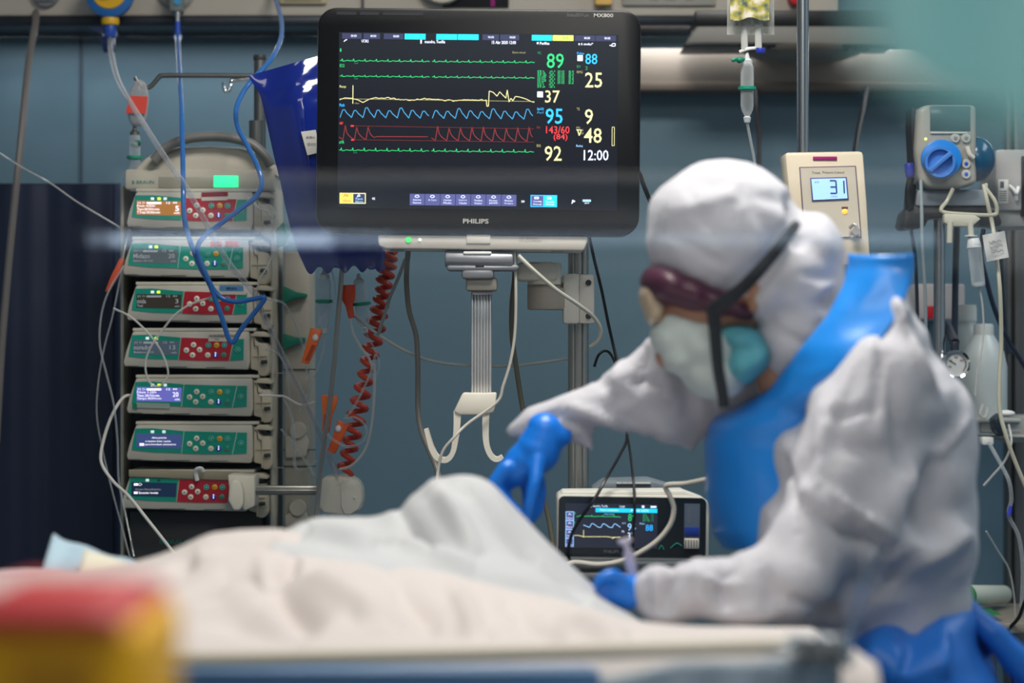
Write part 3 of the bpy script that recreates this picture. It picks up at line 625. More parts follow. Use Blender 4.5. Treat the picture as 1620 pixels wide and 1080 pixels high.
mb = MB(); mb.cyl(W(322, 1100, 4.08), W(322, 1100, 4.08) * 1.0 + Vector((0, 0, -(W(322, 1100, 4.08).z - .06))), .02)
for a in range(5):
    t_ = a * 2 * math.pi / 5; mb.tube([(W(322, 0, 4.08).x, 4.08, .10), (W(322, 0, 4.08).x + .17 * math.cos(t_), 4.08 + .17 * math.sin(t_), .05)], .016, smooth=1); mb.cyl((W(322, 0, 4.08).x + .17 * math.cos(t_), 4.08 + .17 * math.sin(t_) - .01, .03), (W(322, 0, 4.08).x + .17 * math.cos(t_), 4.08 + .17 * math.sin(t_) + .01, .03), .03)
mb.build('stand', steel_d, tw)
# ---- pumps
body_m = M('pump_shell', (188, 184, 172), .4); door_m = M('pump_door', (198, 188, 164), .45); panel_g = M('pump_green', (8, 146, 124), .35); panel_r = M('pump_red', (176, 32, 48), .35); btn_w = M('button_ivory', (226, 222, 204), .4); btn_y = M('button_yellow', (226, 172, 30), .4); btn_g = M('button_teal', (12, 138, 118), .4); btn_b = M('button_blue', (40, 66, 176), .4)
redm = M('print_red', (190, 50, 50), .5)
QX = lambda p: (p - 200) * s
QZ = lambda p: (360 - p) * s
def pl(pts): return [(QX(a), QZ(b)) for a, b in pts]
def make_pump(i, dx, dy, red, scr, name_label):
    t = thing('syringe_pump', name_label, 'pump', tuple(W(200 + dx, 360 + dy, YT - .03)), group='syringe pumps stacked in the rack')
    MB().prism(pl([(215, 304), (398, 304), (399, 352), (396, 364), (300, 362), (202, 359), (200, 352), (204, 335)]), 0, .14, .003).build('housing', body_m, t, local=True)
    MB().box((QX(214), .004, QZ(303.5)), (QX(408), .12, QZ(298.5)), .001).build('top_flap', M('flap_cream', (200, 196, 180), .45), t, local=True)
    mb = MB(); mb.prism(pl([(399, 305), (404, 310), (407, 318), (412, 322), (424, 322), (429, 330), (429, 366), (424, 374), (414, 374), (411, 366), (399, 363)]), .006, .12, .003)
    mb.box((QX(403), .003, QZ(343)), (QX(426), .008, QZ(342))); mb.box((QX(412), .002, QZ(372)), (QX(413.2), .008, QZ(324))); mb.prism(pl([(400, 311), (406, 304), (421, 304), (429, 309), (429, 313), (412, 312)]), .004, .05, .001)
    d = mb.build('drive_door', door_m, t, local=True)
    MB().tube([(QX(401), .004, QZ(312)), (QX(405), .003, QZ(316)), (QX(406), .003, QZ(326)), (QX(411), .003, QZ(330)), (QX(412), .003, QZ(350))], .0007).build('door_seam', grey_d, d, local=True)
    MB().cyl((QX(419), .008, QZ(352)), (QX(419), -.002, QZ(352)), .0035).cyl((QX(419), -.001, QZ(352)), (QX(426), -.001, QZ(351)), .003).build('latch', grey_d, d, local=True)
    pm = panel_r if red else panel_g
    f = MB(); f.prism(pl([(214.5, 309.5), (240, 309), (290, 313.5), (286, 348), (240, 346.5), (208.5, 343), (210, 332)]), -.0012, .002, 0, mat=0)
    f.prism(pl([(291.5, 313.6), (340, 315), (373, 315.5), (366, 350), (320, 349.8), (287.5, 348.5)]), -.0012, .002, 0, mat=1)
    f.prism(pl([(374.5, 315.7), (389.5, 316), (389, 348.5), (367.5, 350)]), -.0012, .002, 0, mat=0)
    f.build('control_panel', [panel_g, pm], t, local=True, smooth=False)
    if not red: MB().prism(pl([(290, 313.5), (291, 313.6), (287, 348.5), (286, 348.4)]), -.0015, 0).prism(pl([(373, 315.6), (374, 315.7), (366.5, 350), (365.5, 350)]), -.0015, 0).build('panel_line', M('line_mint', (150, 200, 190), .5), t, local=True)
    for bx, by, m_ in ((299.4, 333.5, btn_w), (309, 341, btn_w), (320, 332.6, btn_w), (310.5, 325, btn_w), (333.7, 325.5, btn_g), (346.7, 325.5, btn_y), (359, 325.5, btn_g), (332.8, 341, btn_w), (345, 341, btn_b), (358, 341, btn_g), (380, 332.5, panel_g)):
        b_ = MB(); b_.lathe([(.0001, 0), (.0046, 0), (.0046, .0008), (.0038, .0014), (.0001, .0014)], c=(QX(bx), -.0012, QZ(by)), axis=(0, -1, 0), n=16)
        b = b_.build('button', m_, t, local=True)
    sy = MB()
    for bx, by, a in ((299.4, 333.5, 180), (309, 341, 270), (320, 332.6, 0), (310.5, 325, 90)):
        a = math.radians(a); sy.quad([(QX(bx) + .0018 * math.cos(a + k * 2.094), -.0028, QZ(by) + .0018 * math.sin(a + k * 2.094)) for k in range(3)] , 0)
    for k in range(3): sy.quad([(QX(345 - 1), -.0028, QZ(338.2 + 2.4 * k)), (QX(346), -.0028, QZ(338.2 + 2.4 * k)), (QX(346), -.0028, QZ(336.8 + 2.4 * k)), (QX(344), -.0028, QZ(336.8 + 2.4 * k))], 1)
    for bx, by in ((333.7, 325.5), (359, 325.5), (380, 332.5)):
        ring = [(QX(bx) + .0042 * math.cos(u / 12 * 6.283), -.0027, QZ(by) + .0042 * math.sin(u / 12 * 6.283)) for u in range(13)]; sy.tube(ring, .0004, n=4, smooth=1, mat=2)
        sy.quad([(QX(bx - 1.2), -.0028, QZ(by + 1.2)), (QX(bx + 1.2), -.0028, QZ(by + 1.2)), (QX(bx + 1.2), -.0028, QZ(by - 1.2)), (QX(bx - 1.2), -.0028, QZ(by - 1.2))], 2)
    sy.text('OK', QX(330.6), QX(335), QZ(342.2), QZ(339.6), -.0028, 3); sy.text('BOL', QX(344), QX(349.5), QZ(326.8), QZ(324.2), -.0028, 3)
    sy.text('Stop', QX(354.8), QX(361.4), QZ(344.6), QZ(342), -.0028, 4, .02)
    sy.build('button_marks', [ink, E_('white', cols['white']), M('mark_mint', (130, 210, 195), .5), M('mark_grey', (120, 118, 104), .5), redm], t, local=True, smooth=False)
    lit, txt, bg = scr
    d = MB(); d.prism(pl([(216, 317.5), (287, 319), (285.5, 341), (216, 339.5)]), -.0016, 0)
    k_ = 'display_%d_%d_%d' % bg
    scn = d.build('display', M(k_, bg, .25, emit=lit), t, local=True, smooth=False)
    tx = MB()
    for (st, x0_, x1_, y0_, y1_, mi) in txt: 
        if st == '#': tx.quad([(QX(x0_), -.0019, QZ(y1_)), (QX(x1_), -.0019, QZ(y1_)), (QX(x1_), -.0019, QZ(y0_)), (QX(x0_), -.0019, QZ(y0_))], mi)
        else: tx.text(st, QX(x0_), QX(x1_), QZ(y1_), QZ(y0_), -.0021, mi, .012)
    tx.build('display_text', [M('lcd_white', (245, 240, 245), .5, emit=1.1), M('lcd_grey', (150, 156, 160), .5, emit=.35), M('lcd_amber', (170, 110, 20), .5, emit=.5)], scn, local=True, smooth=False)
    st = MB()
    leds = {0: ((241, 0), (251.5, 1), (261, 0)), 1: ((244, 0), (253, 1)), 2: ((241, 0), (250.5, 1)), 3: ((238, 0), (252, 1)), 4: ((241, 0), (251.5, 1), (261, 0)), 5: ((241, 0), (259, 0)), 6: ((241, 0), (259, 2))}[i]
    for lx, c in leds: st.box((QX(lx - 2.6), -.0018, QZ(316.8)), (QX(lx + 2.6), 0, QZ(312.6)), .0005, mat=c)
    st.build('status_lights', [M('led_pale', (215, 232, 232), emit=.7), M('led_yellow', (210, 240, 60), emit=1.2), M('led_off', (20, 90, 84), .4)], t, local=True)
    sl = MB(); sl.box((QX(206), -.0004, QZ(358.6)), (QX(224), .001, QZ(357.8))).box((QX(260), -.0004, QZ(360.2)), (QX(300), .001, QZ(359.2))).box((QX(330), -.0004, QZ(361)), (QX(360), .001, QZ(360.2))); sl.build('bottom_slots', grey_d, t, local=True)
    return t
hdr = [('[=]  C>', 218, 230, 319.5, 323.5, 0), ('________', 232, 255, 320, 323, 0), ('12', 263, 269, 319.5, 322.8, 0), ('**', 273, 280, 319.5, 322.5, 0)]
hdg = [(a, b, c, d, e, 1) for a, b, c, d, e, f in hdr]
offs = [(0, 0), (-6, 76), (0, 147.5), (-5, 220.6), (0, 294.6), (0, 368.4), (-8, 445)]
scr = [
 (1.0, hdr + [('#', 254, 274, 325, 339, 2), ('Dosis: 4,05/hr', 217, 246, 324, 328, 0), ('Tiem:00:50:h:min', 217, 252, 329, 333, 0), ('T.Total 00:50:h:min', 217, 253, 334, 338, 0), ('5', 277, 283, 326, 334, 0), ('ml/h', 275, 284, 335.5, 338.5, 0)], (150, 96, 50)),
 (.55, hdg + [('Midazo', 217, 243, 325.5, 332.5, 1), ('20', 272, 282, 325.5, 332.5, 1), ('Balance 100 ml/h', 217, 248, 335, 338, 1), ('ml/h', 276, 284, 335.5, 338.5, 1)], (74, 84, 88)),
 (.45, hdg + [('mida', 217, 231, 325.5, 332.5, 1), ('3', 277, 282, 325.5, 332.5, 1), ('Total', 217, 226, 334, 338, 1), ('ml/h', 276, 284, 335.5, 338.5, 1)], (50, 44, 38)),
 (.55, hdg + [('noradre', 217, 244, 325.5, 332.5, 1), ('13', 273, 282, 325.5, 332.5, 1), ('Balance 115', 217, 248, 335, 338, 1), ('ml/h', 276, 284, 335.5, 338.5, 1)], (68, 80, 92)),
 (1.0, hdr + [('Dosis: 1,22/h', 217, 247, 324, 328, 0), ('Tiem: 24:15:h:min', 217, 252, 329, 333, 0), ('Tiempo: 00:00:h:min', 217, 255, 334, 338, 0), ('20', 273, 282, 325.5, 333, 0), ('ml/h', 276, 284, 335.5, 338.5, 0)], (92, 92, 168)),
 (.8, [('Abra puerta', 240, 263, 322.5, 326, 0), ('e inserte linea i pulse', 230, 270, 328, 331.5, 0), ('para introducir parametros', 230, 278, 333, 336.5, 0), ('#', 221, 228, 332.5, 336.5, 0)], (56, 70, 116)),
 (.6, [('C>', 228, 233, 319, 323.5, 0), ('#', 220, 227, 319.5, 323, 0), ('Arteria Hemodinamica', 222, 262, 327, 330.5, 1), ('Encender bomba', 228, 258, 332.5, 336, 0), ('#', 220, 226, 332.5, 336, 0)], (24, 40, 66)),
]
labs = ['red panel syringe pump with amber lit display, topmost in the cream rack', 'green panel syringe pump reading Midazo, second from top, with orange stickers', 'red panel syringe pump with blue name sticker, third from top in the rack', 'red panel syringe pump under white NORADRENA sticker, middle of the rack', 'green panel syringe pump with violet lit display reading 20', 'green panel syringe pump with blue message display, second from bottom', 'red panel syringe pump at the bottom of the rack with flap raised']
pumps = [make_pump(i, offs[i][0], offs[i][1], i in (0, 2, 3, 6), scr[i], labs[i]) for i in range(7)]
def sticker(p, a, b, mats_, txts=(), name='name_sticker', lift=.0022):
    mb = MB()
    for k, (xa, ya, xb, yb, mi) in enumerate(a): mb.prism(pl([(xa, yb), (xb, yb + b), (xb, ya + b), (xa, ya)]), -lift - .0003 * k, -.0005 , 0, mat=mi)
    for t_, xa, xb, ya, yb, mi in txts: mb.text(t_, QX(xa), QX(xb), QZ(yb), QZ(ya), -lift - .0018, mi, .01)
    return mb.build(name, mats_, p, local=True, smooth=False)
sticker(pumps[0], [(318, 312, 359, 318, 1), (318.5, 305, 359.5, 312, 0)], -1, [M('sticker_dark_red', (140, 24, 36), .6), M('sticker_white', (206, 196, 184), .7), ink])
sticker(pumps[1], [(338, 306.5, 356, 314, 0), (361, 305.5, 382, 314, 0)], 0, [M('sticker_orange', (226, 96, 62), .6)])
sticker(pumps[2], [(346, 313, 388, 318.5, 1), (347, 304.5, 384, 313, 0)], .5, [M('sticker_blue', (80, 140, 184), .6), M('sticker_white', (206, 196, 184), .7), M('sticker_ink', (20, 50, 100), .7)], [('Midaz', 358, 374, 307, 310.5, 2)])
sticker(pumps[3], [(334, 307, 377, 319.5, 0)], .5, [M('sticker_white', (206, 196, 184), .7), ink], [('NORADRENALINA', 336, 376, 309, 313, 1), ('mg', 344, 350, 315.5, 317.5, 1)])
sticker(pumps[6], [(277, 307, 322, 312, 1), (277, 300, 322, 307.5, 0)], 1, [M('sticker_red', (176, 30, 44), .6), M('sticker_white', (206, 196, 184), .7)])
sticker(pumps[4], [(216, 342, 268, 350, 0), (210, 343, 217, 351, 1)], 1.5, [clear('clear_tag', (200, 215, 205), .5), green_p], name='clear_tag')
# open flap on the bottom pump
mb = MB(); mb.prism(pl([(212, 298), (384, 301), (380, 315), (212, 309)]), -.004, .006, .001); mb.build('raised_flap', M('flap_tan', (150, 142, 120), .5), pumps[6], local=True)
mb = MB(); mb.tube([(QX(318 + 2), -.006, QZ(315)), (QX(318), -.008, QZ(304)), (QX(320), -.012, QZ(297)), (QX(327), -.012, QZ(296)), (QX(330), -.01, QZ(301))], .0035, flat=.5); mb.build('white_hook', white_p, pumps[6], local=True)
# ---- clamp bar in front of the bottom pump
y = 3.90; cbm = M('clamp_putty', (226, 220, 202), .4)
cb_ = thing('clamp_bar', 'horizontal steel bar with big putty coloured clamp knobs beside the lowest pump', 'clamp', tuple(W(470, 815, y)))
mb = MB(); mb.box(W(388, 783, y + .003), W(508, 767, y + .018), .003); mb.box(W(388, 777, y), W(508, 773.5, y + .02), .001); mb.build('bar', M('bar_steel', (176, 172, 164), .3, metal=.8), cb_)
mb = MB(); mb.prism([(W(a, b, y).x, W(a, b, y).z) for a, b in ((508, 760), (514, 753), (526, 752), (553, 752), (567, 759), (574, 772), (575, 790), (571, 806), (558, 814), (545, 815), (512, 811), (504, 800), (504, 770))], y - .012, y + .045, .007, seg=3); mb.build('end_knob', cbm, cb_)
mb = MB(); mb.prism([(W(a, b, y).x, W(a, b, y).z) for a, b in ((543, 757), (556, 754), (566, 761), (573, 774), (573, 792), (568, 804), (556, 812), (546, 812), (541, 800), (540, 770))], y - .018, y - .01, .002); mb.ball(W(562, 786, y) + Vector((0, -.018, 0)), .0025); mb.build('knob_cap', M('clamp_putty_light', (238, 230, 214), .4), cb_)
mb = MB(); mb.prism([(W(a, b, y).x, W(a, b, y).z) for a, b in ((366, 764), (371, 758), (378, 757), (384, 762), (388, 776), (388, 796), (382, 806), (372, 805), (364, 790))], y - .03, y - .0, .006, seg=3); mb.prism([(W(a, b, y).x, W(a, b, y).z) for a, b in ((360, 750), (404, 752), (404, 800), (388, 808), (378, 800), (366, 800))], y - .005, y + .06, .004); mb.build('jaw', cbm, cb_)
# ------------------------------------------------------------------ hanger with hooks
hg = thing('infusion_hanger', 'steel hook rod and post above the pump rack', 'hanger', tuple(W(410, 240, 4.14)))
y = 4.14
mb = MB(); mb.cyl(W(411, 245, y), W(411, 92, y), U(y) * 9.5, n=20, cap=True); mb.build('post', steel_d, hg)
MB().cyl(W(411, 96, y), W(411, 87, y), U(y) * 10.5, n=20, bev=.002).build('cap', grey_d, hg)
MB().cyl(W(405, 245, y - .02), W(405, 191, y - .02), U(y) * 11, n=20).build('sleeve', steel_d, hg)
y = 4.10
MB().tube([W(214, 122, y), W(219, 130, y), W(226, 137, y), (W(236, 138, y)), W(244, 131, y), W(252, 122, y), W(262, 119.5, y), W(330, 119.5, y), W(400, 120, y)], U(y) * 3.8, n=10).build('rod', steel_d, hg)
MB().tube([W(400, 123, y), W(380, 126, y), W(367, 127, y), W(365, 135, y - .004), W(362, 143, y - .006), W(357, 144, y - .006), W(354, 137, y - .006), W(354, 130, y - .006)], U(y) * 3, n=10).build('hook', chrome, hg)
MB().tube([W(411, 121, y + .02), W(450, 116, 4.0), W(482, 112, 3.96), W(480, 124, 3.93), W(476, 138, 3.92), W(480, 116, 3.9)], U(y) * 3, n=10).build('hook', chrome, hg)
# small bottle with red label and its drip chamber
y = 4.08
bt = thing('medicine_bag', 'small clear bag with red label hanging from the steel hook rod', 'infusion bag', tuple(W(215, 203, y)))
mb = MB(); mb.prism([(W(a, b, y).x, W(a, b, y).z) for a, b in ((214, 126), (230, 128), (236, 150), (233, 185), (226, 200), (207, 200), (202, 180), (203, 150))], y - .012, y + .012, .008, seg=3); mb.build('bag', clear('bag_clear', (214, 214, 216), .3), bt)
MB().prism([(W(a, b, y).x, W(a, b, y).z) for a, b in ((208, 153), (236, 154), (233, 181), (201, 180))], y - .0165, y - .0155).build('label', M('red_label', (216, 70, 56), .6), bt)
dc = thing('drip_chamber', 'clear drip chamber with green ring below the red labelled bag', 'drip chamber', tuple(W(213, 265, y)), group='drip chambers')
def chamber(t, px, y0, y1, y, wpx, ring=True, metal=False, ringc=None, tilt=0):
    u = U(y); c = W(px, y1, y); h = (y1 - y0) * u; w_ = wpx * u / 2
    q = Matrix.Rotation(math.radians(tilt), 4, 'Y')
    def go(mb, nm, m_): 
        mb.xf(Matrix.Translation(c) @ q); mb.build(nm, m_, t)
    go(MB().lathe([(w_ * .25, 0), (w_ * .5, h * .04), (w_ * .85, h * .12), (w_, h * .2), (w_, h * .85), (w_ * .8, h * .9), (w_ * .4, h * .93)], n=18), 'chamber', cl2)
    if ring: go(MB().lathe([(w_ * .9, h * .46), (w_ * 1.35, h * .47), (w_ * 1.35, h * .52), (w_ * .9, h * .53)], n=20), 'ring', ringc or M('ring_green', (20, 140, 112), .4))
    go(MB().lathe([(w_ * .3, h * .9), (w_ * .8, h * .9), (w_ * .8, h * .96), (w_ * .4, h * 1.0), (w_ * .2, h * 1.1)], n=18), 'cap', steel_d if metal else clear('cap_clear', (225, 230, 232), .55))
    go(MB().lathe([(w_ * .15, -h * .1), (w_ * .45, -h * .08), (w_ * .6, 0), (w_ * .3, h * .03)], n=14), 'tip', clear('cap_clear', (225, 230, 232), .55))
chamber(dc, 213, 205, 292, y, 18, True, True)
MB().tube([W(214, 222, y), W(221, 225, y - .008), W(217, 232, y), W(208, 228, y + .005)], U(y) * 2.2).build('clip', green_p, dc)
# ------------------------------------------------------------------ outlets on the trunking
y = 4.40
vr = thing('vacuum_regulator', 'round blue and yellow suction regulator at top left', 'regulator', tuple(W(175, 80, y)))
MB().lathe([(.001, 0), (.038, 0), (.044, -.006), (.044, -.022), (.036, -.026), (.001, -.026)], c=W(176, -9, y) + Vector((0, 0, 0)), axis=(0, 1, 0), n=36).build('dial_rim', M('reg_blue', (36, 104, 176), .35), vr)
MB().lathe([(.001, -.028), (.030, -.028), (.033, -.024), (.033, -.016), (.001, -.016)], c=W(176, -10, y), axis=(0, 1, 0), n=36).build('dial', M('reg_yellow', (226, 176, 30), .35), vr)
MB().cyl(W(176, -14, y) + Vector((0, -.03, 0)), W(176, -14, y) + Vector((0, -.045, 0)), .014, bev=.003).build('knob', grey_p, vr)
MB().lathe([(.008, -.008), (.0155, -.006), (.0165, 0), (.0155, .006), (.008, .008)], c=W(174.5, 34, y - .01), n=24).build('yellow_collar', M('reg_yellow', (226, 176, 30), .35), vr)
MB().cyl(W(174, 60, y - .01), W(174, 36, y - .01), .012, n=18, bev=.002).build('connector', M('fit_blue', (38, 78, 170), .35), vr)
MB().prism([(W(a, b, y).x, W(a, b, y).z) for a, b in ((142, 44), (163, 46), (163, 54), (158, 52))], y - .016, y - .006).prism([(W(a, b, y).x, W(a, b, y).z) for a, b in ((160, 60), (182, 60), (184, 82), (176, 84), (166, 84))], y - .015, y - .003, .001).build('clip', M('fit_navy', (22, 40, 90), .4), vr)
fm = thing('oxygen_outlet', 'grey oxygen outlet with white connector at top where the blue hose starts', 'gas outlet', tuple(W(281, 30, y)))
MB().lathe([(.001, 0), (.034, 0), (.036, -.006), (.030, -.012), (.001, -.012)], c=W(279, -14, 4.45), axis=(0, 1, 0), n=32).build('flange', M('outlet_grey', (150, 150, 146), .4), fm)
MB().box(W(267, 18, y - .01), W(293, -20, y + .04), .006).build('block', M('block_grey', (120, 132, 130), .35), fm)
MB().lathe([(.003, -.001), (.007, -.001), (.007, .001), (.003, .001)], c=W(281, 2, y - .012), axis=(0, 1, 0), n=20).build('ring', M('ring_blue', (70, 150, 200), .3), fm)
MB().cyl(W(281, 34, y), W(281, 16, y), .005, n=14).build('nipple', steel, fm)
MB().cyl(W(281, 62, y), W(281, 30, y), .0065, .0045, n=14).build('hose_end', M('hose_blue_cap', (28, 76, 190), .35), fm)
# ------------------------------------------------------------------ hoses and lines on the left
cable('hose', 'thick grey hose hanging down the far left wall', 'hose', [(57, 18, 4.455), (56, 38, 4.42), (52, 60, 4.38), (44, 110, 4.32), (36, 190, 4.28), (28, 270, 4.26), (18, 370, 4.26), (10, 460, 4.26), (2, 560, 4.26), (-6, 700, 4.26)], 6.0, M('hose_grey', (112, 108, 106), .35))
cable('tube', 'wide clear suction tube sloping from the yellow regulator down over the pumps', 'tube', [(174, 62, 4.38), (176, 85, 4.34), (186, 125, 4.2), (205, 160, 4.02), (233, 205, 3.93), (262, 250, 3.9), (290, 290, 3.88), (308, 320, 3.88), (322, 345, 3.88), (340, 380, 3.88), (365, 420, 3.88), (400, 462, 3.88), (422, 510, 3.88), (446, 560, 3.88), (478, 625, 3.88), (505, 685, 3.9), (530, 745, 3.9), (545, 790, 3.92)], 4.6, clear('suction_tube', (232, 234, 238), .07), n=12)
cable('oxygen_hose', 'blue hose running straight down from the oxygen outlet across the pumps', 'hose', [(281, 55, 4.38), (283, 100, 4.2), (287, 170, 4.0), (289, 240, 3.92), (290, 300, 3.88), (291, 340, 3.87), (297, 370, 3.87), (308, 400, 3.87), (318, 425, 3.86), (332, 450, 3.86), (343, 480, 3.86), (352, 505, 3.86), (362, 536, 3.86), (370, 540, 3.86), (380, 523, 3.86), (398, 500, 3.86), (416, 477, 3.86), (417, 470, 3.86), (400, 473, 3.86), (375, 477, 3.86), (352, 472, 3.86), (336, 455, 3.86), (322, 425, 3.855), (312, 395, 3.85), (322, 375, 3.85), (345, 357, 3.85), (378, 332, 3.85), (404, 312, 3.85), (414, 290, 3.85), (407, 262, 3.86), (392, 232, 3.88), (376, 200, 3.9), (374, 172, 3.92), (385, 145, 3.94), (405, 120, 3.96), (430, 92, 4.0), (444, 62, 4.1), (445, 32, 4.2), (436, 0, 4.35), (430, -20, 4.45)], 4.0, cblue, n=12)
thin = [
 ('thin grey line crossing the upper left towards the rack', [(-10, 236, 4.2), (30, 262, 4.15), (80, 290, 4.1), (120, 318, 4.08), (165, 345, 4.05), (190, 360, 4.03)], 1.3, clm),
 ('white power cable curving left of the pumps down behind the bed', [(214, 626, 4.0), (196, 628, 3.98), (178, 655, 3.96), (164, 695, 3.95), (160, 730, 3.94), (178, 760, 3.93), (204, 785, 3.9), (232, 820, 3.88), (262, 858, 3.86), (290, 895, 3.84), (310, 930, 3.8)], 2.6, M('cable_white', (206, 204, 198), .4)),
 ('clear line looping in front of the middle pumps', [(180, 488, 3.92), (205, 500, 3.9), (226, 518, 3.88), (245, 540, 3.87), (258, 562, 3.87), (266, 590, 3.87), (258, 607, 3.87), (246, 611, 3.87), (234, 600, 3.87), (230, 575, 3.87), (238, 550, 3.87), (255, 525, 3.87), (275, 500, 3.87), (300, 482, 3.87), (335, 470, 3.87)], 1.8, clm),
 ('pair of clear lines hanging left of the rack, nearer one', [(196, 420, 3.96), (172, 460, 3.95), (160, 500, 3.95), (158, 545, 3.95), (168, 590, 3.95), (180, 640, 3.95), (186, 700, 3.95), (188, 760, 3.95), (200, 820, 3.93), (212, 880, 3.9)], 1.6, cl),
 ('clear line hanging left of the rack and curving out to the left', [(190, 440, 3.98), (178, 500, 3.98), (166, 545, 3.98), (156, 600, 3.98), (153, 655, 3.98), (162, 710, 3.98), (176, 770, 3.96), (192, 830, 3.95), (205, 880, 3.93)], 1.4, cl),
 ('clear line bowed across the pump doors from the top pump', [(392, 312, 3.93), (412, 330, 3.92), (433, 338, 3.92), (431, 346, 3.92), (415, 328, 3.92)], 1.5, clm),
 ('clear line crossing below the second pump door', [(432, 398, 3.92), (424, 420, 3.92), (412, 440, 3.92), (404, 470, 3.93)], 1.3, clm),
 ('thin clear line arching from third pump to rack side', [(424, 474, 3.92), (446, 478, 3.93), (456, 490, 3.95), (470, 520, 3.97), (482, 560, 3.98), (486, 600, 3.98)], 1.7, cl),
 ('thin clear line arching from fourth pump to rack side', [(420, 552, 3.92), (440, 560, 3.93), (452, 582, 3.95), (458, 620, 3.96), (462, 680, 3.97), (468, 740, 3.97)], 1.7, cl),
 ('stiff white line from fifth pump across the rack side', [(410, 625, 3.92), (440, 626, 3.93), (452, 628, 3.94), (475, 640, 3.95), (498, 636, 3.95)], 1.9, M('line_white', (222, 218, 210), .35)),
 ('clear line drooping along the rack side below the white line', [(448, 630, 3.94), (462, 660, 3.94), (466, 700, 3.94), (466, 738, 3.94), (485, 741, 3.94), (502, 728, 3.94)], 1.8, cl),
 ('slanting clear line ending at the steel clamp bar', [(444, 678, 3.94), (470, 710, 3.94), (498, 752, 3.93)], 1.6, cl),
 ('clear line hanging from the small bag drip chamber to the rack top', [(213, 294, 4.08), (209, 340, 4.02), (196, 400, 3.98), (190, 440, 3.98)], 1.3, cl),
]
for lb, pts, r, m_ in thin: cable('infusion_line' if 'power' not in lb else 'power_cable', lb, 'tube' if 'power' not in lb else 'cable', pts, r, m_)
o = MB(); o.prism([(W(a, b, 3.96).x, W(a, b, 3.96).z) for a, b in ((190, 408), (197, 410), (186, 440), (174, 460), (166, 462), (176, 436))], 3.955, 3.966, .002); tag(o.build('roller_clamp', M('clamp_orange_dull', (190, 78, 50), .4)), 'dull orange roller clamp on the clear lines left of the rack', 'clamp')
# ------------------------------------------------------------------ blue bag
y = 3.85
bg = thing('blue_bag', 'shiny dark blue plastic bag hanging between pump rack and large monitor', 'bag', tuple(W(480, 425, y)))
Lp = [(392, 120), (412, 150), (423, 200), (434, 250), (444, 290), (452, 330), (462, 370), (472, 400), (485, 428)]
Rp = [(540, 78), (548, 140), (554, 200), (560, 250), (572, 300), (586, 340), (600, 370), (610, 400), (606, 424)]
P = []; P2 = []
for i in range(45):
    t_ = i / 44 * 8; k = min(int(t_), 7); f_ = t_ - k; l = (Lp[k][0] * (1 - f_) + Lp[k + 1][0] * f_, Lp[k][1] * (1 - f_) + Lp[k + 1][1] * f_); r = (Rp[k][0] * (1 - f_) + Rp[k + 1][0] * f_, Rp[k][1] * (1 - f_) + Rp[k + 1][1] * f_)
    row, row2 = [], []
    for j in range(41):
        u_ = j / 40; px = l[0] * (1 - u_) + r[0] * u_; py = l[1] * (1 - u_) + r[1] * u_ + (6 * math.sin(j * .7) if i == 44 else 0)
        puff = .022 * (math.sin(math.pi * u_) ** .6) * min(1, i / 8) + .0006
        wr = .0052 * math.sin(u_ * 9 + .04 * i + .8 * math.sin(i * .11)) + .0006 * math.sin(i * .45 + u_ * 7)
        wr *= math.sin(math.pi * u_) ** .4 + .05
        if i < 9: wr += .0016 * math.sin((px + 1.6 * py) * .12) * math.sin(math.pi * u_)
        row.append(W(px, py, y - puff + wr)); row2.append(W(px, py, y + puff + wr))
    P.append(row); P2.append(row2)
mb = MB(); mb.grid(P); mb.grid(P2); bmesh.ops.remove_doubles(mb.bm, verts=mb.bm.verts[:], dist=.0002); bmesh.ops.recalc_face_normals(mb.bm, faces=mb.bm.faces[:])
mb.build('bag', M('bag_blue', (16, 36, 124), .12, coat=.6), bg, angle=180)
mb = MB(); mb.prism([(W(a, b, y).x, W(a, b, y).z) for a, b in ((479, 211), (502, 208), (510, 243), (489, 248))], y - .032, y - .031)
for k, t_ in enumerate(('600-2000 ml', 'CE 0123')): mb.text(t_, W(487 + 2 * k, 0, y).x, W(500 + 2 * k, 0, y).x, W(0, 222 + 11 * k, y).z, W(0, 218 + 11 * k, y).z, y - .0325, 1)
mb.build('label', [paper, ink], bg)
y = 3.9
MB().prism([(W(a, b, y).x, W(a, b, y).z) for a, b in ((516, 385), (560, 388), (606, 392), (612, 430), (598, 424), (585, 428), (568, 408), (553, 402), (545, 426), (520, 422))], y - .012, y + .012, .004).build('lower_flap', M('bag_blue_light', (44, 78, 180), .25, coat=.4), bg)
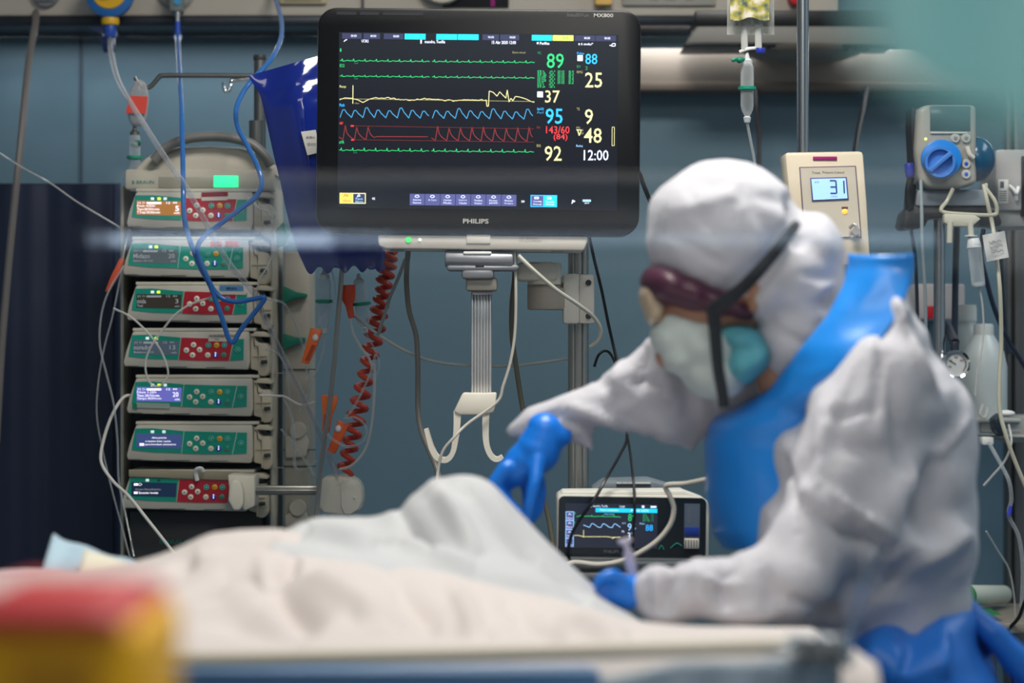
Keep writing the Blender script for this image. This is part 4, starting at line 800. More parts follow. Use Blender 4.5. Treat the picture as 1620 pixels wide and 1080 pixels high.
# ------------------------------------------------------------------ drip chambers, clamps, coil below the bag
for px, ya, yb, w_, lb in ((513, 432, 520, 21, 'clear drip chamber with green ring left of the upright orange clamp'), (576, 440, 520, 22, 'clear drip chamber with green ring beside the coiled orange cord')):
    t = thing('drip_chamber', lb, 'drip chamber', tuple(W(px, yb, 3.86)), group='drip chambers'); chamber(t, px, ya, yb, 3.86, w_, tilt=(0 if px < 550 else -6))
t = thing('drip_chamber', 'topmost clear drip chamber tip hanging just below the monitor edge', 'drip chamber', tuple(W(519, 415, 3.84)), group='drip chambers'); chamber(t, 519, 385, 412, 3.84, 20, ring=False)
def clampo(pts, lb, y, col=(242, 112, 40), slot=None, wheel=None):
    t = thing('roller_clamp', lb, 'clamp', tuple(W(pts[0][0], pts[0][1], y)), group='orange roller clamps')
    om = M('clamp_orange_%d' % col[0], col, .35, sss=.1)
    MB().prism([(W(a, b, y).x, W(a, b, y).z) for a, b in pts], y - .008, y + .006, .0015).build('body', om, t)
    if slot: MB().prism([(W(a, b, y).x, W(a, b, y).z) for a, b in slot], y - .0088, y - .004).build('slot', M('slot_orange', (176, 60, 24), .4), t)
    if wheel: MB().ball(W(wheel[0], wheel[1], y - .008), (.005, .006, .006)).build('wheel', white_p, t)
clampo([(492, 518), (510, 521), (507, 534), (496, 560), (488, 576), (477, 573), (484, 548)], 'orange roller clamp with white wheel, tilted, nearest the rack', 3.84, slot=[(494, 545), (500, 546), (489, 571), (483, 570)], wheel=(499, 534))
clampo([(542, 451), (562, 450), (562, 470), (558, 484), (561, 502), (552, 504), (547, 484), (540, 472)], 'red orange roller clamp, upright, highest of the four', 3.85, (216, 72, 36))
clampo([(509, 624), (535, 626), (532, 642), (526, 656), (521, 684), (510, 682), (511, 660)], 'orange roller clamp hanging below the grey hose crossing', 3.85, slot=[(514, 655), (520, 656), (517, 680), (512, 680)])
clampo([(535, 664), (552, 672), (544, 690), (530, 718), (519, 712), (527, 690)], 'orange roller clamp tilted beside the looped clear line', 3.85, (236, 96, 34), wheel=(535, 678))
P = []
ax = [(615, 396), (611, 425), (606, 462), (598, 500), (588, 550), (577, 600), (566, 650), (555, 700), (545, 748)]
n_t = 19; N = n_t * 14
for i in range(N + 1):
    t_ = i / N * 8; k = min(int(t_), 7); f_ = t_ - k; cx = ax[k][0] * (1 - f_) + ax[k + 1][0] * f_; cy = ax[k][1] * (1 - f_) + ax[k + 1][1] * f_
    a = i / 14 * 2 * math.pi; R_ = 11 + 1.5 * math.sin(i * .07)
    P.append(W(cx + R_ * math.cos(a), cy + 2 * math.cos(a), 3.9 + U(3.9) * R_ * math.sin(a)))
mb = MB(); mb.tube(P, U(3.9) * 4.6, n=8, smooth=1); tag(mb.build('coiled_cord', M('coil_orange', (196, 66, 44), .35)), 'coiled orange cord hanging down from under the large monitor', 'cord')
thin = [
 ('thin_tube', 'grey tube running straight down from the monitor beside the clamps', 'tube', [(545, 392, 3.83), (540, 440, 3.83), (534, 510, 3.83), (528, 580, 3.83), (520, 650, 3.83), (511, 710, 3.84), (503, 790, 3.86), (500, 830, 3.86)], 4.0, clear('tube_smoke', (150, 152, 150), .7)),
 ('thin_tube', 'clear line leaving the red orange clamp and joining the white loop', 'tube', [(554, 504, 3.84), (558, 525, 3.84), (570, 548, 3.84), (583, 565, 3.84), (590, 585, 3.84)], 2.0, clm),
 ('thin_tube', 'white line hanging in a long loop right of the coiled cord', 'tube', [(592, 575, 3.83), (592, 620, 3.83), (588, 670, 3.83), (578, 710, 3.83), (558, 735, 3.83), (538, 742, 3.84)], 2.2, clm),
 ('thin_tube', 'clear line coiled in a ring over the lowest orange clamp', 'tube', [(594, 560, 3.82), (586, 590, 3.82), (570, 625, 3.82), (556, 650, 3.82), (545, 662, 3.82), (560, 660, 3.82), (574, 668, 3.82), (580, 684, 3.82), (572, 700, 3.82), (550, 706, 3.82), (528, 696, 3.82), (518, 686, 3.82)], 1.9, cl),
 ('thin_tube', 'clear line going down from the left drip chamber to its clamp', 'tube', [(513, 530, 3.85), (510, 560, 3.85), (500, 590, 3.86), (488, 620, 3.88), (474, 650, 3.9)], 1.6, cl),
 ('thin_tube', 'clear line sagging from the right drip chamber', 'tube', [(580, 528, 3.86), (596, 560, 3.86), (600, 580, 3.86), (592, 600, 3.86)], 1.4, cl),
 ('thin_tube', 'doubled clear line slanting to the clamp knob', 'tube', [(514, 705, 3.87), (524, 728, 3.87), (534, 755, 3.88)], 2.4, cl),
 ('thin_tube', 'straight clear line looping from chamber tip to tilted clamp', 'tube', [(521, 418, 3.84), (528, 440, 3.84), (530, 470, 3.84), (518, 488, 3.84), (508, 505, 3.84), (501, 520, 3.84)], 1.6, cl),
 ('monitor_cable', 'grey cable hanging straight from the monitor left of the ribbed column', 'cable', [(646, 395, 3.7), (643, 440, 3.72), (647, 490, 3.74), (658, 530, 3.75), (661, 580, 3.75), (661, 640, 3.75), (666, 680, 3.74), (680, 715, 3.73), (692, 745, 3.72), (705, 800, 3.68)], 4.2, M('cable_grey', (112, 110, 104), .4)),
 ('monitor_cable', 'pale cable slanting down left from below the large monitor', 'cable', [(641, 410, 3.76), (630, 440, 3.77), (617, 470, 3.78), (606, 505, 3.8), (598, 530, 3.82)], 2.8, M('cable_pale', (150, 154, 152), .4)),
 ('monitor_cable', 'long thin white cable sagging from the clamps past the ribbed column', 'cable', [(560, 500, 3.86), (600, 530, 3.82), (640, 554, 3.8), (680, 570, 3.78), (730, 577, 3.76), (800, 579, 3.78), (850, 574, 3.8), (898, 567, 3.82)], 2.4, M('cable_pale2', (176, 178, 172), .4)),
 ('monitor_cable', 'dark olive cable hanging right of the ribbed column', 'cable', [(814, 400, 3.66), (814, 440, 3.68), (810, 480, 3.7), (810, 530, 3.72), (818, 590, 3.73), (826, 640, 3.74), (838, 700, 3.74), (852, 760, 3.74), (868, 820, 3.74), (880, 900, 3.72)], 4.0, M('cable_olive', (96, 92, 80), .4)),
 ('monitor_cable', 'pale cable curving from the swivel head down to the cable hook', 'cable', [(814, 398, 3.62), (816, 450, 3.62), (815, 520, 3.62), (808, 570, 3.62), (796, 610, 3.62), (786, 636, 3.62), (740, 670, 3.61), (718, 692, 3.6), (700, 715, 3.6), (692, 750, 3.6), (690, 790, 3.58)], 2.4, M('cable_pale3', (192, 188, 178), .4)),
 ('monitor_cable', 'stout cream cable looping from the monitor over the pole clamp', 'cable', [(820, 404, 3.58), (845, 428, 3.58), (880, 458, 3.6), (915, 482, 3.64), (938, 500, 3.67), (950, 520, 3.69), (946, 538, 3.7), (934, 548, 3.71)], 3.2, M('cable_cream', (200, 196, 182), .4)),
 ('monitor_cable', 'black cable falling from the large monitor to the small monitor', 'cable', [(932, 372, 3.68), (940, 410, 3.7), (952, 460, 3.7), (962, 510, 3.7), (970, 545, 3.7), (980, 590, 3.68), (986, 640, 3.65), (992, 690, 3.6), (980, 720, 3.5), (960, 755, 3.44), (940, 790, 3.42), (915, 825, 3.42), (903, 850, 3.42), (899, 875, 3.42), (904, 895, 3.43)], 2.6, black),
 ('monitor_cable', 'second black cable crossing the small monitor numbers', 'cable', [(940, 580, 3.72), (948, 560, 3.72), (962, 556, 3.72), (975, 580, 3.7), (985, 640, 3.66), (994, 695, 3.58), (1000, 740, 3.46), (1004, 790, 3.42), (1003, 830, 3.42), (1001, 860, 3.42), (1002, 892, 3.43)], 2.3, black),
 ('monitor_cable', 'white cable looping over the right of the small monitor and under it', 'cable', [(1170, 748, 3.3), (1120, 758, 3.32), (1085, 765, 3.36), (1054, 768, 3.38), (1060, 785, 3.38), (1066, 805, 3.38), (1060, 830, 3.38), (1040, 855, 3.38), (1010, 875, 3.38), (980, 888, 3.38), (945, 893, 3.38), (905, 890, 3.38), (880, 905, 3.36)], 4.2, M('cable_ivory', (210, 204, 192), .4)),
 ('monitor_cable', 'black cable emerging right of the large monitor', 'cable', [(985, 240, 3.66), (1010, 272, 3.67), (1018, 292, 3.68), (1026, 312, 3.7), (1040, 345, 3.74), (1052, 380, 3.8), (1066, 425, 4.2), (1080, 450, 4.59)], 3.4, black),
]
for nm, lb, ct, pts, r, m_ in thin: cable(nm, lb, ct, pts, r, m_)
# ------------------------------------------------------------------ right side: pressure controller on its pole
y = 3.72
pc_pole = thing('infusion_pole', 'bright steel pole carrying the cream pressure controller', 'pole', (W(1270, 0, 3.80).x, 3.80, 0))
xp = W(1270, 0, 3.80).x
MB().cyl((xp, 3.80, .04), (xp, 3.80, 2.05), U(3.80) * 9.5, n=24).build('shaft', steel, pc_pole)
mb = MB()
for a in range(5):
    t_ = a * 2 * math.pi / 5 + .3; mb.tube([(xp, 3.80, .10), (xp + .15 * math.cos(t_), 3.80 + .15 * math.sin(t_), .05)], .014, smooth=1); mb.ball((xp + .15 * math.cos(t_), 3.80 + .15 * math.sin(t_), .028), .028)
mb.build('base', steel_d, pc_pole)
pc = thing('pressure_controller', 'cream cuff pressure controller box with small blue display reading 31', 'controller', tuple(W(1310, 405, y)))
c1 = M('controller_cream', (222, 208, 184), .4)
mb = MB(); mb.prism([(W(a, b, y).x, W(a, b, y).z) for a, b in ((1241, 241), (1366, 239), (1372, 320), (1378, 420), (1262, 420), (1250, 330))], y, y + .07, .006); mb.build('casing', c1, pc)
mb = MB(); mb.prism([(W(a, b, y).x, W(a, b, y).z) for a, b in ((1264, 264), (1354, 262), (1363, 376), (1272, 378))], y - .002, y + .001, .0008); mb.build('front_frame', M('frame_mauve', (112, 96, 110), .5), pc)
mb = MB(); mb.prism([(W(a, b, y).x, W(a, b, y).z) for a, b in ((1266, 266), (1352, 264), (1361, 374), (1274, 376))], y - .003, y); mb.build('front_plate', M('plate_cream', (206, 196, 178), .45), pc)
mb = MB(); mb.box(W(1286, 253.5, y) + Vector((0, -.0015, 0)), W(1324, 247.5, y), .0005); mb.build('magenta_label', M('label_magenta', (158, 30, 110), .5), pc)
mb = MB(); mb.prism([(W(a, b, y).x, W(a, b, y).z) for a, b in ((1281, 281.5), (1339, 280), (1342, 316), (1284, 318.5))], y - .0045, y - .002, .0003); mb.build('display_bezel', M('bezel_violet', (84, 78, 140), .4), pc)
mb = MB(); mb.prism([(W(a, b, y).x, W(a, b, y).z) for a, b in ((1283, 283.5), (1337, 282), (1340, 314), (1286, 316.5))], y - .0052, y - .004); mb.build('display', M('lcd_blue', (150, 190, 240), .3, emit=.95), pc)
mb = MB()
def seg(xa, ya, xb, yb): mb.tube([W(xa, ya, y) + Vector((0, -.0056, 0)), W(xb, yb, y) + Vector((0, -.0056, 0))], U(y) * 1.1, n=4, smooth=1)
for q in ((1312, 286, 1321, 286), (1313, 296, 1322, 296), (1313, 306, 1322, 306), (1321.5, 286, 1323, 306), (1334, 286, 1335, 306)): seg(*q)
mb.text('cmH2O', W(1314, 0, y).x, W(1324, 0, y).x, W(0, 312, y).z, W(0, 310, y).z, y - .0056); mb.text('AUTO', W(1288, 0, y).x, W(1295, 0, y).x, W(0, 290, y).z, W(0, 287, y).z, y - .0056)
mb.build('display_digits', M('lcd_navy', (30, 50, 110), .5), pc)
mb = MB(); mb.text('Tracoe', W(1284, 0, y).x, W(1297, 0, y).x, W(0, 275, y).z, W(0, 271.5, y).z, y - .0034); mb.text('Pressure Control', W(1301, 0, y).x, W(1335, 0, y).x, W(0, 274.5, y).z, W(0, 271, y).z, y - .0034); mb.build('lettering', ink, pc)
mb = MB(); mb.ball(W(1336, 335, y) + Vector((0, -.003, 0)), (.0045, .002, .0045)); mb.build('amber_lamp', M('led_amber', (250, 180, 70), emit=1.0), pc)
mb = MB(); mb.box(W(1331, 330, y) + Vector((0, -.004, 0)), W(1341, 327, y), .0005); mb.build('lamp_label', M('label_maroon', (120, 50, 50), .5), pc)
mb = MB(); mb.cyl(W(1352, 366, y), W(1352, 366, y) + Vector((0, -.018, 0)), .006); mb.tube([W(1344, 360, y - .01), W(1352, 355, y - .015), W(1356, 368, y - .015), W(1348, 376, y - .01)], .003); mb.build('outlet_port', M('port_silver', (200, 196, 190), .25, metal=.5), pc)
# black hanging cords by the rail
cable('hanging_cable', 'short black cord hanging below the rail beside the drip chamber', 'cord', [(1196, 132, 4.53), (1198, 175, 4.48), (1201, 205, 4.46), (1201, 245, 4.44), (1200, 300, 4.42)], 3.6, M('cord_black', (34, 32, 34), .45))
cable('hanging_cable', 'black cord slanting behind the pressure controller', 'cord', [(1374, 132, 4.53), (1366, 170, 4.45), (1358, 205, 4.4), (1352, 240, 4.35), (1345, 290, 4.3)], 3.6, M('cord_black', (34, 32, 34), .45))
# infusion bag hanging at top
y = 3.70
ib = thing('infusion_bag', 'clear infusion bag with crumpled yellow green print at the top edge', 'infusion bag', tuple(W(1188, 60, y)))
mb = MB(); P, P2 = [], []
for r in range(24):
    py = -130 + 185 * r / 23; row, row2 = [], []
    for c in range(20):
        u_ = c / 19; px = 1150 + (75 * u_) + .02 * (py - 55) * (u_ - .5); pf = .016 * math.sin(math.pi * u_) ** .6 * math.sin(math.pi * min(1, (r + .6) / 22)) ** .5 + .001; wr = .002 * math.sin(c * 1.3 + r * .9) + .0015 * math.sin(c * 2.1 - r * 1.7)
        row.append(W(px, py, y - pf + wr)); row2.append(W(px, py, y + pf + wr))
    P.append(row); P2.append(row2)
mb.grid(P); mb.grid(P2); mb.build('bag', clear('bag_film', (235, 236, 232), .22, .12), ib, angle=180)
m_ = bpy.data.materials.new('bag_print'); m_.use_nodes = True; nt = m_.node_tree; b = nt.nodes['Principled BSDF']; tc = nt.nodes.new('ShaderNodeTexCoord'); n = nt.nodes.new('ShaderNodeTexNoise'); n.inputs['Scale'].default_value = 60; n.inputs['Detail'].default_value = 3; r = nt.nodes.new('ShaderNodeValToRGB')
r.color_ramp.elements[0].position = .35; r.color_ramp.elements[0].color = lin((70, 96, 92)); r.color_ramp.elements[1].position = .65; r.color_ramp.elements[1].color = lin((214, 206, 190)); e = r.color_ramp.elements.new(.5); e.color = lin((170, 160, 70))
nt.links.new(tc.outputs['Object'], n.inputs[0]); nt.links.new(n.outputs[0], r.inputs[0]); nt.links.new(r.outputs[0], b.inputs['Base Color']); b.inputs['Roughness'].default_value = .25
mb = MB(); mb.grid([[W(1155 + 62 * c / 9, -120 + 150 * q / 15 + 3 * math.sin(c), y - .019 + .0015 * math.sin(c * 1.7 + q)) for c in range(10)] for q in range(16)]); mb.build('label', m_, ib, angle=180)
mb = MB(); mb.cyl(W(1178, 78, y), W(1177, 42, y), U(y) * 5.5, n=16); mb.cyl(W(1200, 76, y), W(1199, 40, y), U(y) * 5.5, n=16); mb.build('port', clear('port_clear', (230, 232, 228), .5), ib)
MB().cyl(W(1203, 84, y), W(1203, 76, y), U(y) * 7, n=18, bev=.001).build('blue_cap', M('cap_blue', (36, 50, 170), .35), ib)
MB().tube([W(1170, 82, y), W(1184, 77, y - .005), W(1196, 76, y)], U(y) * 2.6, flat=.5).build('cap_strap', white_p, ib)
dc = thing('drip_chamber', 'large clear drip chamber with green ring under the infusion bag at top', 'drip chamber', tuple(W(1182, 200, y)), group='drip chambers')
chamber(dc, 1182, 92, 186, y, 21, True)
MB().tube([W(1178, 94, y - .005), W(1168, 93, y - .01), W(1158, 96, y - .012)], U(y) * 3, flat=.6).ball(W(1170, 95, y - .01), .005).build('vent_plug', green_p, dc)
cable('infusion_line', 'clear line falling from the large drip chamber behind the hood', 'tube', [(1182, 194, y), (1188, 225, y), (1194, 260, y), (1200, 330, y)], 2.2, cl)
# ------------------------------------------------------------------ feeding pump with blue dial on the right pole
y = 3.95
rp = thing('infusion_pole', 'steel pole below the pump with the blue dial, at right', 'pole', (W(1486, 0, 4.02).x, 4.02, 0)); xp = W(1486, 0, 4.02).x
MB().cyl((xp, 4.02, .04), (xp, 4.02, W(0, 240, 4.02).z), U(4.02) * 9, n=24).build('shaft', steel, rp)
mb = MB()
for a in range(5):
    t_ = a * 2 * math.pi / 5 + .1; mb.tube([(xp, 4.02, .10), (xp + .15 * math.cos(t_), 4.02 + .15 * math.sin(t_), .05)], .014, smooth=1); mb.ball((xp + .15 * math.cos(t_), 4.02 + .15 * math.sin(t_), .028), .028)
mb.build('base', steel_d, rp)
fp = thing('feeding_pump', 'grey feeding pump with large round blue dial at upper right', 'pump', tuple(W(1500, 298, y)))
g1 = M('feed_grey', (160, 158, 150), .4)
mb = MB(); mb.prism([(W(a, b, y).x, W(a, b, y).z) for a, b in ((1452, 172), (1466, 165), (1545, 165), (1546, 290), (1520, 298), (1470, 298), (1454, 286), (1448, 240))], y, y + .10, .008, seg=3); mb.build('casing', g1, fp)
MB().box(W(1471, 208, y) + Vector((0, -.001, 0)), W(1534, 168, y + .01), .002).build('display', M('feed_display', (70, 92, 98), .2), fp)
MB().box(W(1472, 211, y) + Vector((0, -.003, 0)), W(1530, 208.5, y)).build('display_ledge', M('ledge_light', (205, 208, 206), .3), fp)
MB().prism([(W(1488 + 32 * math.cos(a / 30 * 2 * math.pi) * (1 if math.cos(a / 30 * 6.283) < .6 else 1.0), 252 + 31 * math.sin(a / 30 * 2 * math.pi), y).x, W(0, 252 + 31 * math.sin(a / 30 * 2 * math.pi), y).z) for a in range(30)], y - .010, y, .002).build('dial_base', M('dial_blue_light', (36, 130, 214), .3), fp)
c = W(1483, 258, y)
mb = MB(); R_ = U(y) * 25; mb.lathe([(.001, -.018), (R_ * .78, -.018), (R_ * .80, -.026), (R_ * .96, -.026), (R_, -.020), (R_, -.008), (.001, -.008)], c=c, axis=(0, 1, 0), n=40)
q = Matrix.Rotation(math.radians(42), 4, 'Y'); q = Matrix.Translation(c) @ Matrix.Rotation(math.radians(-40), 4, 'Y')
mb.box((-R_ * .9, -.030, -.004), (R_ * .9, -.010, .004), .002, M4=q); mb.build('dial', M('dial_blue', (70, 130, 210), .3), fp)
mb = MB()
for bx, by in ((1511, 219), (1528, 219), (1528, 259.5), (1528, 276)): mb.lathe([(.0001, 0), (.007, 0), (.008, -.002), (.0065, -.004), (.0001, -.004)], c=W(bx, by, y), axis=(0, 1, 0), n=20); mb.lathe([(.0001, -.004), (.0032, -.004), (.0032, -.0046), (.0001, -.0046)], c=W(bx, by, y), axis=(0, 1, 0), n=14, mat=(1 if by > 240 else 2))
mb.build('button', [M('btn_grey', (186, 186, 180), .4), M('btn_blue', (30, 80, 190), .4), grey_p], fp)
MB().ball(W(1464.5, 220, y), .0022).build('power_light', M('led_lime', (220, 250, 120), emit=1.6), fp)
mb = MB(); mb.tube([W(1530, 232, y - .004), W(1534, 244, y - .006), W(1540, 250, y - .004)], .004); mb.build('tube_guide', M('guide_cream', (208, 204, 192), .4), fp)
mb = MB(); mb.ball(W(1546, 252, y + .03), (U(y) * 29, .03, U(y) * 36)); mb.build('rotor_cover', M('rotor_teal', (18, 74, 108), .25, coat=.4), fp)
mb = MB(); mb.prism([(W(a, b, y).x, W(a, b, y).z) for a, b in ((1446, 168), (1452, 168), (1454, 200), (1452, 250), (1448, 256), (1445, 200))], y + .02, y + .08); mb.build('side_grip', M('grip_dark', (44, 46, 52), .5), fp)
# blue handled cord bundle left of it, black yoke below
y = 3.98
yk = thing('pole_bracket', 'black angular bracket clamped round the steel pole below the blue dial pump', 'bracket', tuple(W(1500, 362, y)))
mb = MB(); mb.prism([(W(a, b, y).x, W(a, b, y).z) for a, b in ((1427, 358), (1432, 335), (1444, 325), (1560, 325), (1576, 330), (1586, 350), (1584, 357), (1548, 356), (1540, 340), (1470, 346), (1462, 360), (1434, 363))], y, y + .08, .004); mb.prism([(W(a, b, y).x, W(a, b, y).z) for a, b in ((1438, 290), (1452, 290), (1450, 334), (1434, 340))], y + .01, y + .04, .004); mb.build('yoke', M('yoke_black', (26, 28, 34), .4), yk)
mb = MB(); mb.prism([(W(a, b, y).x, W(a, b, y).z) for a, b in ((1452, 300), (1560, 300), (1566, 326), (1448, 326))], y - .004, y + .07, .004); mb.build('tray', M('tray_mist', (140, 148, 156), .35), yk)
mb = MB(); mb.cyl(W(1440, 280, 3.97), W(1438, 258, 3.97), U(y) * 7, U(y) * 8, n=16, bev=.002); tag(mb.build('ultrasound_probe', M('probe_blue', (56, 70, 160), .35)), 'blue probe standing beside the blue dial pump', 'probe')
mb = MB(); mb.tube([W(1441, 280, 3.975), W(1437, 305, 3.975), W(1440, 330, 3.975)], U(y) * 6, flat=.6); tag(mb.build('hanging_strap', black), 'black strap below the blue probe', 'strap')
thin = [
 ('feeding_tube', 'yellowish tube looped in a triangle below the blue dial pump', 'tube', [(1508, 298, 3.93), (1498, 318, 3.93), (1489, 330, 3.92), (1495, 336, 3.92), (1530, 339, 3.92), (1570, 340, 3.92), (1577, 334, 3.92), (1574, 318, 3.92), (1560, 298, 3.93), (1560, 292, 3.94)], 3.2, M('tube_yellowish', (176, 174, 156), .35)),
 ('feeding_tube', 'yellowish tube running down the far right past the bottles', 'tube', [(1556, 292, 3.93), (1562, 320, 3.92), (1570, 355, 3.92), (1576, 400, 3.9), (1582, 460, 3.88), (1584, 540, 3.88), (1581, 600, 3.87), (1582, 650, 3.86), (1592, 690, 3.85), (1606, 730, 3.85), (1625, 775, 3.85)], 3.4, M('tube_yellowish', (176, 174, 156), .35)),
 ('pump_cable', 'pale cable falling straight down left of the right steel pole', 'cable', [(1457, 285, 3.95), (1458, 330, 3.94), (1459, 380, 3.94), (1462, 430, 3.95), (1464, 480, 3.96), (1466, 600, 3.98)], 2.8, M('cable_mist', (142, 156, 162), .4)),
 ('pump_cable', 'thin dark cable hanging from the black bracket behind the blue collar', 'cable', [(1441, 360, 4.0), (1447, 400, 4.02), (1450, 450, 4.04), (1452, 520, 4.06)], 3.0, M('cable_slate', (44, 56, 72), .45)),
 ('pump_cable', 'thick dark hose straight down between right pole and bottles', 'hose', [(1514, 356, 4.1), (1512, 420, 4.1), (1511, 480, 4.1), (1510, 545, 4.1)], 5.2, M('cable_slate', (44, 56, 72), .45)),
 ('pump_cable', 'dark hose slanting down right from the bracket past the note', 'hose', [(1556, 362, 4.02), (1552, 400, 4.03), (1560, 440, 4.04), (1574, 490, 4.05), (1596, 540, 4.06), (1625, 585, 4.08)], 3.8, M('cable_navy', (30, 40, 58), .45)),
 ('pump_cable', 'dark straight cable behind the note paper', 'cable', [(1582, 362, 4.15), (1584, 430, 4.15), (1588, 500, 4.15), (1596, 560, 4.15)], 3.6, M('cable_navy', (30, 40, 58), .45)),
]
for nm, lb, ct, pts, r, m_ in thin: cable(nm, lb, ct, pts, r, m_)
# drip manifold and chamber, note
y = 3.9
mf = thing('line_holder', 'cream line holder bar behind the triangular tube loop', 'holder', tuple(W(1510, 384, y)))
mb = MB(); mb.prism([(W(a, b, y).x, W(a, b, y).z) for a, b in ((1494, 338), (1542, 340), (1552, 346), (1538, 358), (1504, 358), (1494, 352))], y, y + .02, .002); mb.cyl(W(1502, 384, y), W(1503, 350, y), U(y) * 4.5); mb.cyl(W(1537, 378, y), W(1535, 352, y), U(y) * 4.5); mb.build('bar', M('holder_cream', (190, 188, 172), .4), mf)
dc = thing('drip_chamber', 'clear drip chamber with white cap hanging left of the paper note', 'drip chamber', tuple(W(1545, 450, y)), group='drip chambers')
u = U(y)
MB().cyl(W(1548, 451, y), W(1541, 386, y), 11 * u, n=18, cap=True).build('chamber', cl2, dc)
MB().cyl(W(1541, 392, y), W(1540, 377, y), 12 * u, 9 * u, n=20, bev=.001).cyl(W(1536, 374, y), W(1536, 372, y), 10 * u).build('cap', M('cap_mist', (206, 210, 212), .35), dc)
MB().cyl(W(1549, 453, y), W(1548, 446, y), 9 * u, 10 * u, n=18).build('tip', M('cap_mist', (206, 210, 212), .35), dc)
cable('infusion_line', 'thin clear line falling from the white capped chamber to the bottles', 'tube', [(1549, 454, y), (1554, 480, y), (1556, 520, y), (1552, 560, y), (1546, 590, y), (1543, 625, y)], 1.6, clm)
mb = MB(); mb.grid([[W(1554 + 35 * c / 6 + 7 * r / 6 - 0, 372 - 7 * c / 6 + 42 * r / 6, 3.87 + .002 * math.sin(c + r)) for c in range(7)] for r in range(7)], thick=.0006); 
nt_ = thing('paper_note', 'small square white handwritten note taped to the tube at far right', 'note', tuple(W(1576, 415, 3.87)))
mb.build('sheet', M('note_paper', (192, 192, 190), .8), nt_)
mb = MB()
for k in range(3): mb.tube([W(1564 + 4 * j + 2 * k, 383 - .6 * j + 8 * k + (1.5 if j % 2 else -1), 3.866) for j in range(6)], .0005, n=4)
mb.build('handwriting', M('pen_grey', (120, 124, 130), .7), nt_)
# white box far right
y = 4.05
wb = thing('wall_unit', 'white boxed device with hook at the far right edge', 'device', tuple(W(1600, 360, y)))
MB().box(W(1574, 334, y), W(1625, 246, y + .14), .008).build('casing', M('unit_mist', (176, 174, 172), .45), wb)
MB().box(W(1577, 360, y + .01), W(1625, 334, y + .12), .010).build('lower_casing', M('unit_mist2', (164, 164, 162), .45), wb)
MB().box(W(1616, 342, y - .002), W(1622, 250, y + .05), .002).build('side_groove', black, wb)
MB().box(W(1579, 322, y) + Vector((0, -.001, 0)), W(1595, 284, y), .0003).build('label', paper, wb)
mb = MB(); mb.box(W(1582, 297, y) + Vector((0, -.0016, 0)), W(1588, 287, y))
for k in range(5): mb.box(W(1581, 303 + 3.6 * k, y) + Vector((0, -.0016, 0)), W(1592, 302 + 3.6 * k, y))
mb.build('label_print', M('print_slate', (90, 96, 110), .6), wb)
MB().tube([W(1597, 294, y - .004), W(1604, 300, y - .012), W(1608, 306, y - .012), W(1611, 296, y - .004)], .003).tube([W(1607, 304, y - .012), W(1608, 316, y - .006)], .003).build('hook', white_p, wb)
# bottles, gauge, shelf
y = 4.15
shf = thing('wall_shelf', 'pale rail shelf holding the two white bottles at right', 'shelf', tuple(W(1590, 700, 4.2)))
mb = MB(); mb.box(W(1440, 692, 4.12), W(1625, 684, 4.30), .003); mb.box(W(1552, 684, 4.1), W(1612, 662, 4.12), .003); mb.box(W(1540, 668, 4.09), W(1610, 661, 4.12), .002); mb.build('shelf_board', M('shelf_pale', (186, 186, 180), .4), shf)
mb = MB(); mb.box(W(1588, 700, 4.2), W(1640, 655, 4.30), .006); mb.build('bracket', M('bracket_pale', (176, 174, 166), .4), shf)
bm_ = M('bottle_milky', (196, 204, 204), .35, sss=.15)
b1 = thing('bottle', 'taller white plastic bottle with ribbed screw cap standing behind', 'bottle', tuple(W(1530, 684, 4.22)), group='white bottles on the rail shelf'); u = U(4.22); c = W(1530, 684, 4.22)
MB().lathe([(.001, 0), (24 * u, 0), (26 * u, .006), (26 * u, 150 * u), (20 * u, 164 * u), (14 * u, 172 * u), (14 * u, 180 * u)], c=c, n=30).build('body', bm_, b1)
mb = MB(); mb.lathe([(.001, 176 * u), (15 * u, 176 * u), (15 * u, 196 * u), (13.5 * u, 202 * u), (.001, 202 * u)], c=c, n=30); mb.build('cap', M('cap_white', (222, 224, 220), .4), b1)
b2 = thing('bottle', 'shorter translucent white bottle with sloping shoulders in front', 'bottle', tuple(W(1556, 684, 4.15)), group='white bottles on the rail shelf'); u = U(4.15); c = W(1556, 684, 4.15)
MB().lathe([(.001, 0), (34 * u, 0), (37 * u, .006), (37 * u, 104 * u), (32 * u, 128 * u), (20 * u, 148 * u), (15 * u, 156 * u)], c=c, n=34).build('body', bm_, b2)
MB().lathe([(.001, 154 * u), (16 * u, 154 * u), (16 * u, 168 * u), (14 * u, 172 * u), (.001, 172 * u)], c=c, n=30).build('cap', M('cap_mist2', (206, 210, 208), .4), b2)
gd = thing('pressure_gauge', 'round chrome dial gauge partly behind the nurse shoulder at right', 'gauge', tuple(W(1512, 598, 4.0)))
c = W(1512, 576, 4.0); u = U(4.0)
MB().lathe([(.001, .004), (19 * u, .004), (19 * u, -.004), (22.5 * u, -.006), (23 * u, .004), (22 * u, .016), (.001, .018), (.001, .002), (19 * u, .002)], c=c, axis=(0, 1, 0), n=36).build('rim', chrome, gd)
MB().lathe([(.001, -.001), (19.5 * u, -.001), (19.5 * u, .002), (.001, .002)], c=c, axis=(0, 1, 0), n=36).build('dial_face', M('dial_white', (198, 200, 198), .5), gd)
mb = MB()
for k in range(24):
    a = math.radians(-40 + 260 * k / 23); d = Vector((math.cos(a), 0, math.sin(a))); mb.tube([c + d * 14 * u + Vector((0, -.0022, 0)), c + d * 17.5 * u + Vector((0, -.0022, 0))], .0005, n=4, smooth=1)
mb.tube([c + Vector((0, -.003, 0)), c + Vector((-10 * u, -.003, 6 * u))], .0007, n=4, smooth=1)
